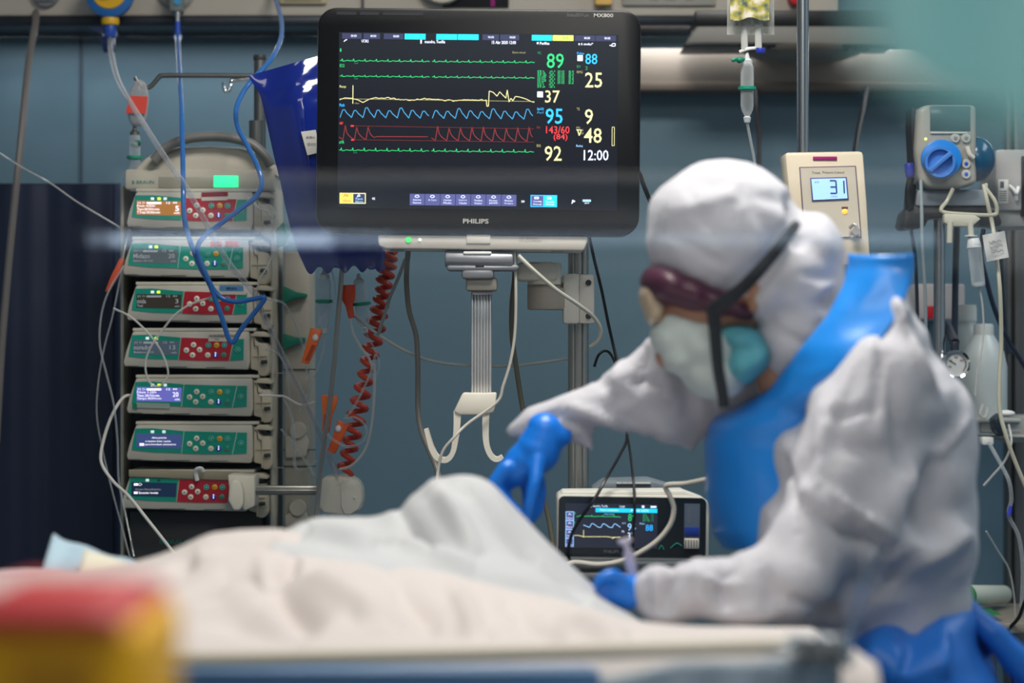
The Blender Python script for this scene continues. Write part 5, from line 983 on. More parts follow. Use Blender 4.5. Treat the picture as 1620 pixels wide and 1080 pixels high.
for k, t_ in enumerate(('0', '20', '40', '60')):
    a = math.radians(200 - 55 * k); mb.text(t_, c.x + 11 * u * math.cos(a) - .003, c.x + 11 * u * math.cos(a) + .003, c.z + 11 * u * math.sin(a) - .002, c.z + 11 * u * math.sin(a) + .002, c.y - .0022)
mb.build('dial_marks', ink, gd)
mb = MB(); mb.cyl(c + Vector((0, .01, 22 * u)), c + Vector((0, .01, 36 * u)), 7 * u, bev=.001); mb.cyl(c + Vector((0, .01, 34 * u)), c + Vector((-.004, .06, 62 * u)), 8 * u); mb.build('stem', M('stem_dark', (38, 44, 54), .4), gd)
# far right pole and connectors
fpz = thing('equipment_pole', 'grey square section pole at the far right edge', 'pole', (W(1606, 0, 4.35).x, 4.35, 0)); xa = W(1592, 0, 4.42).x; xb = W(1600, 0, 4.42).x; xc = W(1618, 0, 4.42).x
MB().box((xa, 4.41, 0), (xb, 4.45, 1.9), .002).box((xb + .002, 4.40, 0), (xc, 4.45, 1.9), .004).build('profile', M('pole_slate', (104, 104, 104), .4, metal=.5), fpz)
mb = MB(); mb.box(W(1554, 704, 4.04), W(1567, 690, 4.07), .003); mb.prism([(W(a, b, 4.06).x, W(a, b, 4.06).z) for a, b in ((1566, 662), (1578, 652), (1583, 670), (1584, 688), (1576, 689), (1568, 678))], 4.03, 4.07, .003, mat=1); mb.ball(W(1592, 654, 4.06), (.015, .01, .006), mat=0); mb.tube([W(1555, 640, 4.08), W(1550, 655, 4.07), W(1558, 660, 4.07), W(1562, 645, 4.08)], .003, mat=2)
tag(mb.build('tube_connector', [white_p, M('connector_navy', (24, 40, 54), .4), clm]), 'small white and navy tube connectors lying along the pale rail shelf', 'connector')
thin = [
 ('infusion_line', 'thin clear line curving below the rail shelf at right', 'tube', [(1596, 672, 4.05), (1600, 700, 4.0), (1590, 728, 4.0), (1572, 750, 4.0), (1556, 768, 4.0)], 1.8, clm),
 ('infusion_line', 'clear line slanting from shelf down to the blue tip', 'tube', [(1564, 700, 4.04), (1580, 728, 4.02), (1596, 760, 4.0), (1600, 790, 4.0), (1596, 815, 4.0), (1612, 850, 4.0), (1618, 900, 4.0), (1616, 960, 4.0)], 3.0, cl),
 ('infusion_line', 'very thin dark line dropping to the bottom shelf at right', 'tube', [(1560, 840, 4.0), (1578, 870, 4.02), (1596, 900, 4.04), (1604, 940, 4.05), (1606, 975, 4.06)], 1.4, clm),
 ('hanging_cable', 'black cord curving up at the bottom right edge', 'cord', [(1594, 996, 4.0), (1600, 990, 4.0), (1612, 976, 3.98), (1620, 955, 3.96), (1630, 930, 3.94)], 3.0, black),
]
for nm, lb, ct, pts, r, m_ in thin: cable(nm, lb, ct, pts, r, m_)
MB().cyl(W(1596, 815, 3.995), W(1599, 800, 3.995), .004, .003).build('x', M('tip_violet', (60, 70, 190), .3)); 
o = bpy.data.objects['x']; o.name = 'line_tip'; tag(o, 'tiny violet blue line tip hanging at far right', 'connector')
# bottom shelf with green and white roll
ls = thing('trolley_shelf', 'metal trolley shelf at the bottom right holding the roll', 'shelf', tuple(W(1590, 972, 4.1)))
MB().box(W(1508, 985, 4.0), W(1660, 970, 4.30), .004).build('top', M('trolley_top', (150, 142, 130), .4, metal=.3), ls)
mb = MB()
for x_ in (1514, 1584):
    for yy in (4.20, 4.28): mb.cyl((W(x_, 0, 4.1).x, yy, 0), (W(x_, 0, 4.1).x, yy, W(0, 978, 4.1).z), .012)
mb.build('leg', steel_d, ls)
rl_ = thing('film_roll', 'white roll with green end lying on the trolley shelf at bottom right', 'roll', tuple(W(1555, 960, 4.1)))
c = W(1524, 943, 4.05); e_ = W(1588, 940, 4.25); u = U(4.1)
MB().cyl(c + (e_ - c) * .02, e_, 18 * u, 15 * u, n=30, bev=.004).build('roll', M('roll_white', (196, 202, 190), .45), rl_)
d = (e_ - c).normalized(); mb = MB(); mb.cyl(c - d * .004, c + d * .01, 19.5 * u, n=30, bev=.002); mb.build('green_end', M('roll_green', (30, 140, 70), .4), rl_)
MB().cyl(c - d * .008, c + d * .001, 12 * u, n=24).build('core', M('roll_core', (170, 180, 160), .5), rl_)
MB().box(W(1522, 972, 4.02), W(1566, 962, 4.12), .004).build('x', M('tray_green', (20, 120, 60), .45)); o = bpy.data.objects['x']; o.name = 'green_tray'; tag(o, 'flat green tray under the white roll', 'tray')
mb = MB(); mb.cyl(W(1519, 968, 3.98), W(1519, 905, 3.98), 6 * u, n=14, cap=True); mb.cyl(W(1528, 968, 4.0), W(1528, 880, 4.0), 3 * u, n=10); tag(mb.build('glass_tube', clm), 'two upright clear tubes in front of the green ended roll', 'tube')
MB().box(W(1450, 505, 4.3), W(1480, 455, 4.6), .004).build('x', M('box_pale', (196, 190, 190), .5)); o = bpy.data.objects['x']; o.name = 'small_box'; tag(o, 'pale box with red corner half hidden behind the nurse shoulder', 'box')
MB().box(W(1466, 504, 4.29), W(1476, 484, 4.305), .002).build('x', M('red_bit', (200, 30, 50), .5)); o = bpy.data.objects['x']; o.name = 'red_tag'; tag(o, 'tiny red tag left of the steel pole above the gauge', 'tag')
# ------------------------------------------------------------------ bed
sheetm = M('bed_linen', (203, 194, 190), .85, bump=.15, bscale=180, sheen=.1)
def curve(pts):
    xs = [p[0] for p in pts]; ys = [p[1] for p in pts]
    return lambda x: float(np.interp(x, xs, ys))
def smoothc(pts, w_=14):
    f = curve(pts); return lambda x: sum(f(x + k * w_ / 4) * g for k, g in zip(range(-4, 5), (.04, .08, .13, .16, .18, .16, .13, .08, .04)))
bed = thing('hospital_bed', 'hospital bed with blue side panel in the foreground under the white sheets', 'bed', (-0.15, 2.5, 0))
yb0, yb1 = 2.13, 2.93; xl, xr = -1.35, 0.27
MB().box((xl, yb0, .66), (xr, yb1, .80), .03, 3).build('mattress', M('mattress_blue', (60, 96, 150), .6), bed)
MB().box((xl - .05, yb0 - .02, .54), (xr + .05, yb1 + .02, .655), .01).build('frame', M('bed_frame', (150, 158, 164), .4), bed)
mb = MB()
for x_ in (xl + .2, xr - .2):
    for y_ in (yb0 + .1, yb1 - .1): mb.cyl((x_, y_, .12), (x_, y_, .55), .025); mb.cyl((x_, y_ - .018, .075), (x_, y_ + .018, .075), .075, n=24, bev=.005)
mb.build('leg', grey_d, bed)
mb = MB(); mb.box((xl + .2, yb0 - .075, .56), (W(955, 0, 2.05).x, yb0 - .045, W(0, 1056, 2.06).z), .012); mb.build('side_panel', M('panel_blue', (84, 130, 176), .45), bed)
Yr = 2.05
mb = MB(); mb.tube([W(215, 1044, Yr), W(400, 1042, Yr), W(700, 1036, Yr), (W(1000, 1028, Yr)), W(1200, 1022, Yr), W(1285, 1020, Yr), W(1312, 1030, Yr), W(1318, 1060, Yr), W(1316, 1150, Yr)], U(Yr) * 13, n=14, smooth=6)
for px in (215, 1290): mb.cyl(W(px, 1040, Yr), (W(px, 0, Yr).x, Yr, .56), .012)
mb.build('side_rail', M('rail_cream', (196, 186, 168), .4), bed)
# near blanket: one sheet over the mattress, built row by row from the near edge to the far one
rowsN = [
 (2.060, [(-200, 1180), (1400, 1180)]),
 (2.085, [(-200, 1085), (1000, 1085), (1400, 1085)]),
 (2.110, [(-200, 1040), (240, 1042), (700, 1035), (1000, 1030), (1200, 1024), (1300, 1030), (1400, 1050)]),
 (2.180, [(-200, 1010), (240, 1012), (600, 1002), (1000, 1005), (1200, 1000), (1300, 1010), (1400, 1050)]),
 (2.300, [(-200, 975), (100, 970), (240, 966), (330, 962), (500, 940), (700, 958), (900, 978), (1100, 990), (1300, 1002), (1400, 1050)]),
 (2.420, [(-200, 950), (0, 944), (150, 928), (300, 918), (420, 900), (560, 905), (700, 930), (880, 962), (1050, 984), (1200, 990), (1300, 998), (1400, 1050)]),
 (2.520, [(-200, 942), (0, 926), (150, 906), (270, 884), (340, 868), (440, 862), (560, 884), (700, 908), (860, 946), (1000, 975), (1100, 984), (1300, 994), (1400, 1050)]),
 (2.600, [(-200, 940), (0, 922), (100, 904), (200, 888), (270, 870), (330, 849), (400, 838), (450, 835), (500, 850), (560, 872), (650, 890), (720, 910), (860, 950), (1000, 985), (1300, 994), (1400, 1060)]),
 (2.700, [(-200, 960), (0, 940), (200, 905), (330, 868), (450, 850), (560, 890), (720, 930), (900, 985), (1300, 1010), (1400, 1080)]),
 (2.850, [(-200, 990), (0, 980), (330, 960), (1300, 1030), (1400, 1100)]),
 (2.945, [(-200, 1080), (1400, 1120)]),
 (2.960, [(-200, 1200), (1400, 1200)])]
def sheet(name, rows, xa, xb, nx, ny, mat, fold, parent=None, thick=.004):
    fs = [(r[0], smoothc(r[1], 30)) for r in rows]; P = []
    for j in range(ny + 1):
        t_ = j / ny * (len(fs) - 1); k = min(int(t_), len(fs) - 2); f_ = t_ - k
        i0, i1, i2, i3 = max(k - 1, 0), k, k + 1, min(k + 2, len(fs) - 1)
        def cr(a, b, c, d): return 0.5 * ((2 * b) + (-a + c) * f_ + (2 * a - 5 * b + 4 * c - d) * f_ ** 2 + (-a + 3 * b - 3 * c + d) * f_ ** 3)
        row = []
        for i in range(nx + 1):
            px = xa + (xb - xa) * i / nx
            Y = fs[i1][0] * (1 - f_) + fs[i2][0] * f_; py = cr(*[fs[q][1](px) for q in (i0, i1, i2, i3)])
            # keep the world x of a column constant so that the cloth is not sheared
            x = (px - 810) * 2.5 / F; px2 = 810 + x * F / Y; py = cr(*[fs[q][1](px2) for q in (i0, i1, i2, i3)])
            row.append([x, Y, CAMZ - (py - 540) * Y / F])
        P.append(row)
    A = np.array(P); co = A.reshape(-1, 3); co[:, 2] += fold(co); A = co.reshape(A.shape)
    mb = MB(); mb.grid([[Vector(p) for p in r] for r in A], thick=-thick)
    return mb.build(name, mat, parent, angle=180)
foldN = ridges([
 (240, 985, 430, 898, 0, 16, -.020), (430, 898, 480, 884, 0, 12, -.008), (250, 1000, 420, 925, 0, 15, .012), (360, 905, 560, 905, 0, 10, -.004),
 (430, 925, 520, 1000, 0, 18, -.009), (480, 905, 640, 1000, 0, 16, .007), (610, 905, 700, 990, 0, 18, -.006), (720, 930, 760, 1000, 0, 12, .005),
 (270, 900, 320, 880, 0, 10, -.006), (560, 980, 800, 995, 0, 10, -.005), (300, 960, 500, 1010, 0, 18, -.006), (800, 950, 900, 1010, 0, 12, -.006), (900, 975, 1000, 1015, 0, 12, .006), (330, 870, 450, 850, 0, 7, -.004), (120, 930, 300, 905, 0, 10, .004), (60, 960, 240, 950, 0, 12, -.005)])
wN = wrinkle(.0035, 16, 3, (1, .6, .3))
near = sheet('white_sheet', rowsN, -160, 1296, 240, 110, sheetm, lambda c: 2.6 * foldN(c) + 1.5 * wN(c))
tag(near, 'wide warm white sheet covering the bed in the foreground', 'sheet')
# raised gathered cover behind it
rowsF = [
 (2.46, [(380, 1000), (1100, 1060)]),
 (2.50, [(430, 880), (500, 888), (560, 900), (650, 915), (720, 930), (860, 968), (1000, 1010), (1060, 1030)]),
 (2.56, [(440, 856), (470, 858), (540, 872), (650, 885), (720, 900), (800, 925), (900, 960), (1000, 996), (1040, 1020)]),
 (2.62, [(440, 848), (480, 842), (520, 838), (570, 846), (640, 862), (720, 850), (780, 860), (840, 900), (900, 935), (1000, 985), (1040, 1015)]),
 (2.68, [(430, 850), (470, 826), (495, 818), (530, 818), (560, 825), (600, 828), (640, 812), (690, 790), (740, 785), (780, 800), (820, 840), (880, 890), (940, 940), (1000, 984), (1040, 1012)]),
 (2.74, [(430, 860), (480, 826), (520, 819), (560, 823), (602, 821), (640, 790), (680, 758), (735, 744), (772, 756), (800, 790), (850, 838), (900, 882), (950, 928), (1000, 975), (1040, 1008)]),
 (2.80, [(430, 880), (520, 850), (600, 846), (640, 810), (700, 770), (760, 775), (800, 810), (900, 910), (1040, 1020)]),
 (2.88, [(430, 960), (600, 930), (700, 900), (780, 910), (1040, 1060)]),
 (2.95, [(430, 1150), (1040, 1150)])]
foldF = ridges([
 (480, 850, 600, 868, 0, 9, .008), (560, 840, 650, 860, 0, 9, -.008), (640, 800, 700, 880, 0, 14, -.009), (690, 770, 760, 880, 0, 13, .008), (740, 770, 850, 890, 0, 12, -.008), (600, 850, 760, 900, 0, 10, .006),
 (820, 860, 940, 960, 0, 10, -.006), (470, 850, 500, 825, 0, 8, -.005)])
wF = wrinkle(.006, 26, 11)
coolm = M('cover_white_cool', (188, 189, 191), .85, bump=.15, bscale=160)
fr_ = sheet('bunched_cover', rowsF, 425, 1045, 170, 90, coolm, lambda c: 2.4 * foldF(c) + 1.3 * wF(c))
tag(fr_, 'bunched cooler white cover raised in a peak behind the flat sheet', 'cover')
# absorbent pad at the left, propped
y = 2.72
mb = MB(); 
P = [[W(60 + 175 * c / 14 + (22 * (1 - c / 14)) * (r / 8), 925 - r / 8 * (78 - 52 * (c / 14) ** .8) + 2 * math.sin(c), y + .10 * r / 8 + .006 * math.sin(c * .8)) for c in range(15)] for r in range(9)]
mb.grid(P, thick=.004); tag(mb.build('absorbent_pad', M('pad_blue', (168, 192, 206), .75, bump=.2, bscale=60), angle=180), 'pale blue absorbent pad sticking up at the left end of the bed', 'pad')
P = [[W(122 + 70 * c / 8 + 2 * r, 915 - r / 5 * (40 - 22 * c / 8), y - .012 + .05 * r / 5) for c in range(9)] for r in range(6)]
mb = MB(); mb.grid(P, thick=.006); tag(mb.build('gauze_pad', M('gauze', (214, 208, 190), .85), angle=180), 'small cream gauze lying against the pale blue pad', 'gauze')
mb = MB(); mb.ball(W(45, 925, 2.72), (.075, .09, .018)); o = mb.build('pink_pillow', M('pillow_pink', (200, 176, 176), .8), angle=180); tag(o, 'flat pinkish pillow edge at the far left of the bed', 'pillow')
# ------------------------------------------------------------------ the nurse
yn = 2.92
nurse = thing('person', 'nurse in white hooded coverall and blue apron, leaning over the bed with blue gloves', 'person', (W(1420, 0, yn).x, yn, 0))
def e(px, py, Y, rx, ry, rz, ang=0): # ellipsoid; rx, rz in pixels, ry in metres
    u = U(Y); return ('e', W(px, py, Y), (rx * u, ry, rz * u), Matrix.Rotation(math.radians(ang), 3, 'Y'))
def c(a, b, ra, rb): # limb; radii in pixels
    return ('c', W(*a), W(*b), ra * U(a[2]), rb * U(b[2]))
suit = M('coverall_white', (194, 193, 200), .75, bump=.12, bscale=120, sheen=.1)
skin = M('skin', (172, 128, 102), .5, sss=.15)
# head and neck: a face under the hood
head = [e(1160, 420, yn, 108, .078, 112), e(1130, 470, yn, 100, .070, 80, 20), e(1095, 500, yn, 62, .055, 70, 25), e(1120, 560, yn, 52, .046, 40, 20),
        c((1230, 520, yn), (1290, 640, yn + .01), 66, 74), e(1040, 478, yn, 17, .015, 12, 40), c((1046, 452, yn), (1032, 486, yn), 9, 13), e(1052, 540, yn, 16, .022, 8, 20), e(1060, 568, yn, 26, .026, 18, 20),
        e(1070, 436, yn - .034, 16, .012, 12), e(1070, 436, yn + .034, 16, .012, 12), e(1195, 470, yn - .075, 15, .012, 26, 15), e(1195, 470, yn + .075, 15, .012, 26, 15)]
blob('head', head, skin, nurse, .005, 3)
mb = MB()
for sg in (-1, 1): MB().ball(W(1052, 452, yn + sg * .034), (.011, .011, .011)).build('eye', M('eye_white', (220, 216, 210), .2), nurse)
# hood
hood = [e(1146, 372, yn, 134, .112, 130, -4), e(1110, 352, yn, 95, .104, 92, -20), e(1215, 370, yn, 56, .095, 84), e(1290, 402, yn, 56, .082, 74, -8), e(1250, 450, yn, 98, .100, 90), e(1262, 530, yn, 86, .098, 92), e(1300, 590, yn + .02, 84, .09, 74), e(1205, 470, yn, 66, .102, 48, 20), e(1080, 396, yn, 66, .092, 36, 24), e(1140, 430, yn, 60, .098, 40, 26),
        e(1290, 605, yn + .04, 105, .11, 60)]
fh = ridges([(1240, 360, 1180, 480, 0, 10, -.006), (1256, 310, 1262, 400, 0, 8, -.018), (1060, 330, 1180, 300, 0, 12, .004), (1040, 370, 1160, 430, 0, 10, -.004), (1180, 300, 1290, 330, 0, 12, -.004), (1270, 430, 1340, 440, 0, 10, -.006), (1180, 330, 1230, 460, 0, 14, .005), (1090, 300, 1140, 400, 0, 10, -.003), (1290, 470, 1330, 440, 0, 8, .006), (1220, 520, 1300, 560, 0, 12, -.007), (1250, 480, 1330, 510, 0, 10, .005)])
wh = (lambda a_, b_: (lambda q: a_(q) + b_(q)))(wrinkle(.0048, 26, 5), wrinkle(.0020, 60, 6))
def cut_hood(co):
    return co
hood_o = blob('hood', hood, suit, nurse, .005, 4, fold=lambda q: fh(q) + wh(q))
# goggles with purple tinted rim showing under the hood, strap
gg = [e(1060, 454, yn, 50, .088, 36, 24), e(1092, 466, yn, 52, .092, 36, 24), e(1125, 478, yn, 50, .092, 30, 22), e(1160, 490, yn, 38, .090, 20, 20)]
blob('goggles', gg, M('goggle_purple', (78, 40, 60), .4), nurse, .005, 3)
blob('goggle_lens', [e(1028, 462, yn, 16, .05, 28, 20), e(1038, 488, yn, 18, .05, 28, 20)], M('lens_cream', (196, 176, 150), .2), nurse, .005, 3)
# respirator and surgical mask
blob('respirator', [e(1082, 520, yn, 44, .062, 36, 24), e(1066, 506, yn, 30, .052, 26, 24), e(1056, 532, yn, 30, .055, 32, 10), e(1074, 566, yn, 32, .060, 28), e(1115, 545, yn, 66, .080, 48, 20), e(1130, 590, yn, 55, .070, 44, 10)], M('mask_white', (196, 206, 202), .8), nurse, .005, 5, fold=wrinkle(.001, 60, 9))
blob('surgical_mask', [e(1165, 535, yn, 52, .086, 30, 14), e(1168, 575, yn, 40, .084, 36, -10), e(1192, 562, yn, 28, .084, 34)], M('mask_teal', (92, 170, 184), .7), nurse, .005, 5, fold=wrinkle(.0015, 50, 10))
ys = yn - .112
mb = MB(); mb.tube([W(1262, 352, ys + .01), W(1250, 368, ys - .004), W(1215, 412, ys - .008), W(1175, 455, ys - .004), (W(1140, 482, ys + .004)), W(1128, 494, ys + .008)], U(yn) * 10, rs=[U(yn) * k for k in (6, 9, 10, 11, 12, 12)], flat=.35)
mb.tube([W(1128, 486, ys + .006), W(1132, 530, ys + .010), W(1136, 580, ys + .012), W(1142, 615, ys + .014), W(1146, 645, ys + .014)], U(yn) * 11, rs=[U(yn) * k for k in (12, 10, 9.5, 9.5, 9)], flat=.35)
mb.build('strap', M('strap_black', (26, 32, 38), .6), nurse)
# coverall: torso, both sleeves, legs in one surface
Yf, Yk = 3.02, 2.74
body = [e(1385, 560, yn, 100, .17, 100), e(1400, 640, yn, 125, .19, 130), e(1392, 740, yn, 158, .19, 170), e(1400, 850, yn, 152, .185, 160), e(1370, 900, yn, 140, .18, 120), e(1432, 605, yn, 72, .15, 115, -30), e(1490, 700, yn, 66, .13, 130), e(1500, 800, yn, 52, .11, 110), e(1478, 900, yn, 48, .10, 80),
        e(1310, 780, yn - .03, 100, .17, 140), e(1370, 800, yn - .06, 120, .17, 150), e(1250, 860, yn - .05, 70, .13, 110), e(1320, 930, yn, 130, .17, 100), e(1425, 470, yn, 22, .08, 60, -10),
        e(1412, 500, yn - .07, 44, .10, 66, -20), e(1372, 560, yn - .10, 62, .09, 56, -35), e(1318, 640, yn - .08, 56, .10, 70, -30), e(1262, 740, yn - .05, 48, .10, 80, -15), e(1225, 830, yn - .05, 44, .10, 60),
        # near sleeve
        c((1400, 600, Yk + .05), (1325, 760, Yk + .02), 95, 92), c((1325, 760, Yk + .02), (1262, 900, Yk - .01), 92, 82), c((1258, 915, Yk - .02), (1120, 930, Yk - .01), 80, 62), c((1120, 930, Yk - .02), (1035, 925, Yk - .01), 60, 46), c((1040, 925, Yk - .01), (1008, 935, Yk), 46, 34), e(1180, 960, Yk - .02, 90, .05, 44), e(1060, 965, Yk, 60, .04, 34),
        # far sleeve
        c((1270, 620, Yf), (1150, 610, Yf), 80, 78), c((1150, 610, Yf), (1060, 600, Yf), 78, 74), c((1045, 585, Yf), (950, 640, Yf), 60, 52), c((950, 640, Yf), (850, 672, Yf), 52, 44), c((850, 668, Yf), (812, 682, Yf), 42, 24), c((1060, 660, Yf), (1095, 712, Yf), 56, 16), c((900, 668, Yf), (938, 712, Yf), 40, 14), c((1010, 640, Yf), (1100, 660, Yf), 46, 46), e(1040, 552, Yf, 46, .045, 30),
        # legs
        c((1420, 960, yn + .05), (1440, 1500, yn + .07), 130, 85), c((1440, 1500, yn + .07), (1440, 2150, yn + .08), 85, 52), c((1420, 960, yn - .06), (1430, 1500, yn - .09), 125, 85), c((1430, 1500, yn - .09), (1430, 2150, yn - .10), 85, 52)]
for p in body:  # legs must end above the floor
    pass
def legfix(prims):
    out = []
    for p in prims:
        if p[0] == 'c':
            a, b = Vector(p[1]), Vector(p[2])
            if b.z < .09: b.z = .09
            if a.z < .09: a.z = .09
            out.append(('c', a, b, p[3], p[4]))
        else: out.append(p)
    return out
fb = ridges([
 (1250, 760, 1440, 870, 0, 12, .010), (1260, 790, 1430, 900, 0, 12, -.008), (1500, 700, 1470, 880, 0, 24, -.022), (1440, 900, 1545, 830, 0, 20, .016), (1400, 560, 1450, 760, 0, 16, -.008), (1440, 480, 1520, 620, 0, 14, -.006), (1300, 620, 1290, 780, 0, 14, .006),
 (1330, 700, 1420, 720, 0, 14, -.006), (1200, 820, 1290, 700, 0, 14, -.007), (1240, 950, 1330, 980, 0, 14, -.008),
 (1420, 470, 1500, 640, 0, 6, .008), (1395, 520, 1380, 700, 0, 7, -.007), (1350, 560, 1290, 720, 0, 7, .006), (1300, 660, 1400, 640, 0, 6, -.005), (1230, 720, 1260, 860, 0, 6, -.006), (1290, 760, 1420, 850, 0, 5, .008), (1290, 775, 1420, 866, 0, 5, -.008), (1540, 660, 1500, 720, 0, 7, .008), (1440, 700, 1470, 800, 0, 9, .007), (1400, 860, 1330, 960, 0, 8, .007), (1450, 880, 1380, 960, 0, 7, -.007),
 # near sleeve folds
 (1060, 880, 1045, 985, 0, 9, -.012), (1100, 875, 1110, 970, 0, 11, .008), (1150, 870, 1140, 985, 0, 11, -.010), (1200, 880, 1230, 980, 0, 12, -.008), (1015, 900, 1020, 980, 0, 7, -.008), (1080, 900, 1180, 930, 0, 9, .006),
 # far sleeve folds
 (1010, 540, 1010, 640, 0, 9, -.010), (1045, 530, 1060, 650, 0, 9, .010), (1080, 540, 1095, 680, 0, 10, -.010), (975, 565, 960, 640, 0, 9, .007), (940, 590, 1000, 650, 0, 8, -.007), (900, 640, 1030, 700, 0, 8, .010), (880, 660, 1000, 715, 0, 8, -.008), (830, 680, 900, 640, 0, 9, -.005), (1120, 560, 1130, 680, 0, 10, -.006), (990, 600, 1090, 620, 0, 8, -.006)])
wb_ = wrinkle(.0070, 11, 21)
wb2 = wrinkle(.0022, 44, 22)
blob('coverall', legfix(body), suit, nurse, .008, 4, fold=lambda q: 1.5 * fb(q) + wb_(q) + wb2(q))
# gown cuff collar of the blue apron and its bib
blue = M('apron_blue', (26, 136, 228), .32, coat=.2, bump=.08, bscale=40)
bl = [(400, 1345, 1444, 2.80), (420, 1344, 1446, 2.80), (450, 1338, 1440, 2.79), (500, 1312, 1420, 2.775), (545, 1275, 1390, 2.765), (585, 1245, 1350, 2.77), (620, 1218, 1320, 2.785), (645, 1170, 1300, 2.82), (665, 1128, 1290, 2.83), (700, 1118, 1280, 2.84), (780, 1120, 1260, 2.84), (840, 1130, 1240, 2.84), (864, 1146, 1220, 2.85)]
P = []
by = [q[0] for q in bl]
for i in range(61):
    py = 400 + 464 * i / 60; L_, R_, Yn_ = (float(np.interp(py, by, [q[k] for q in bl])) for k in (1, 2, 3)); row = []
    dep = float(np.interp(py, [400, 560, 640, 864], [.05, .05, .12, .20]))
    for j in range(25):
        u_ = j / 24; x_ = L_ + (R_ - L_) * (1 - math.cos(u_ * math.pi / 2)) ** .8 * 1.0
        row.append(W(x_, py + 4 * math.sin(u_ * 3), Yn_ + dep * (1 - math.sin(u_ * math.pi / 2)) + .003 * math.sin(py * .021 + u_ * 5 + 1.2 * math.sin(py * .013)) + .0010 * math.sin(py * .063 - u_ * 7)))
    P.append(row)
mb = MB(); mb.grid(P, thick=.003); mb.build('apron_bib', blue, nurse, angle=180)
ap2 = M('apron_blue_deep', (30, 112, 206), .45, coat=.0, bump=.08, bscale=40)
skirt = [e(1420, 1030, yn - .02, 130, .21, 86), e(1450, 1090, yn - .02, 135, .22, 110), e(1460, 985, yn, 88, .17, 52, -20), e(1500, 950, yn + .02, 40, .12, 30, -40), c((1430, 1080, yn - .05), (1430, 1500, yn - .05), 130, 120), c((1430, 1080, yn + .05), (1430, 1500, yn + .05), 130, 120), c((1430, 1500, yn), (1430, 1620, yn), 150, 140), e(1405, 1050, yn - .14, 66, .10, 66)]
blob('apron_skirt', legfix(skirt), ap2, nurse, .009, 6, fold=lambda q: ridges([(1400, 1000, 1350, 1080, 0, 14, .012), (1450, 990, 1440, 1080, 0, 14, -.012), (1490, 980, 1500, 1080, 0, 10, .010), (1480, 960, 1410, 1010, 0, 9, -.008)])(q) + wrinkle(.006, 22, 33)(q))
ribbon = [c((1520, 950, yn - .08), (1570, 1000, yn - .10), 22, 30), c((1570, 1000, yn - .10), (1640, 1075, yn - .10), 30, 34), c((1535, 960, yn - .06), (1560, 1060, yn - .06), 16, 20)]
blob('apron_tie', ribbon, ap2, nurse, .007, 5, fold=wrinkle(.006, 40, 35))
# shoes
mb = MB()
for yy in (yn + .08, yn - .10): mb.ball((W(1420, 0, yn).x - .05, yy, .05), (.14, .05, .05)); mb.box((W(1420, 0, yn).x - .18, yy - .045, 0), (W(1420, 0, yn).x + .08, yy + .045, .03), .012)
mb.build('shoe', white_p, nurse)
# gloves, each one surface with five bent fingers
glove = M('glove_blue', (18, 120, 224), .38, coat=.1, bump=.05, bscale=60)
def finger(pts, rs): return [c(a, b, r, r2) for a, b, r, r2 in zip(pts, pts[1:], rs, rs[1:])]
Yh = 3.0
h1 = [c((862, 682, Yh), (852, 712, Yh), 32, 38), e(836, 728, Yh, 44, .026, 34, -35), e(820, 742, Yh, 34, .024, 28, -35)]
h1 += finger([(800, 742, Yh - .016), (782, 765, Yh - .018), (800, 792, Yh - .02), (818, 806, Yh - .02)], [15, 13, 11, 9])
h1 += finger([(812, 752, Yh + .004), (796, 776, Yh), (806, 800, Yh - .004), (822, 812, Yh - .006)], [14, 12, 10, 9])
h1 += finger([(834, 756, Yh + .018), (836, 782, Yh + .014), (836, 806, Yh + .008), (832, 824, Yh)], [14, 12, 11, 9])
h1 += finger([(850, 750, Yh + .03), (856, 778, Yh + .026), (852, 802, Yh + .018), (844, 820, Yh + .01)], [13, 11, 10, 8])
h1 += finger([(850, 730, Yh - .022), (846, 765, Yh - .034), (838, 800, Yh - .036), (834, 826, Yh - .03)], [16, 13, 12, 10])
h1 += [c((890, 690, Yh), (868, 690, Yh), 18, 30)]
blob('gloved_hand', h1, glove, nurse, .0035, 3, fold=wrinkle(.0012, 90, 41))
Yh = 2.74
h2 = [c((1010, 935, Yh), (988, 938, Yh), 28, 30), e(972, 936, Yh, 28, .022, 28, 20)]
h2 += finger([(962, 918, Yh - .012), (948, 926, Yh - .016), (944, 944, Yh - .018), (952, 958, Yh - .018)], [11, 10, 9, 8])
h2 += finger([(962, 928, Yh + .004), (944, 938, Yh), (946, 956, Yh - .004), (958, 968, Yh - .006)], [11, 10, 9, 8])
h2 += finger([(968, 940, Yh + .016), (954, 954, Yh + .012), (958, 970, Yh + .006), (970, 976, Yh)], [11, 10, 9, 8])
h2 += finger([(976, 948, Yh + .024), (966, 964, Yh + .02), (972, 976, Yh + .012), (980, 978, Yh + .008)], [10, 9, 8, 7])
h2 += finger([(985, 918, Yh - .014), (968, 908, Yh - .026), (952, 912, Yh - .03), (943, 922, Yh - .03)], [12, 11, 9, 8])
blob('gloved_hand', h2, glove, nurse, .0035, 3, fold=wrinkle(.001, 90, 43))
# syringe in the near hand
sy = thing('syringe', 'pale syringe standing up from the nurse\'s near glove before the small monitor', 'syringe', tuple(W(1003, 912, 2.76)))
MB().cyl(W(1004, 925, 2.76), W(994, 872, 2.76), .0062, n=16).build('barrel', M('syringe_mist', (186, 180, 198), .3), sy)
MB().cyl(W(994, 872, 2.76), W(989, 856, 2.76), .0035, n=12).cyl(W(989.5, 858, 2.76), W(988, 852, 2.76), .008, n=16).build('plunger', M('syringe_mist2', (206, 200, 214), .3), sy)
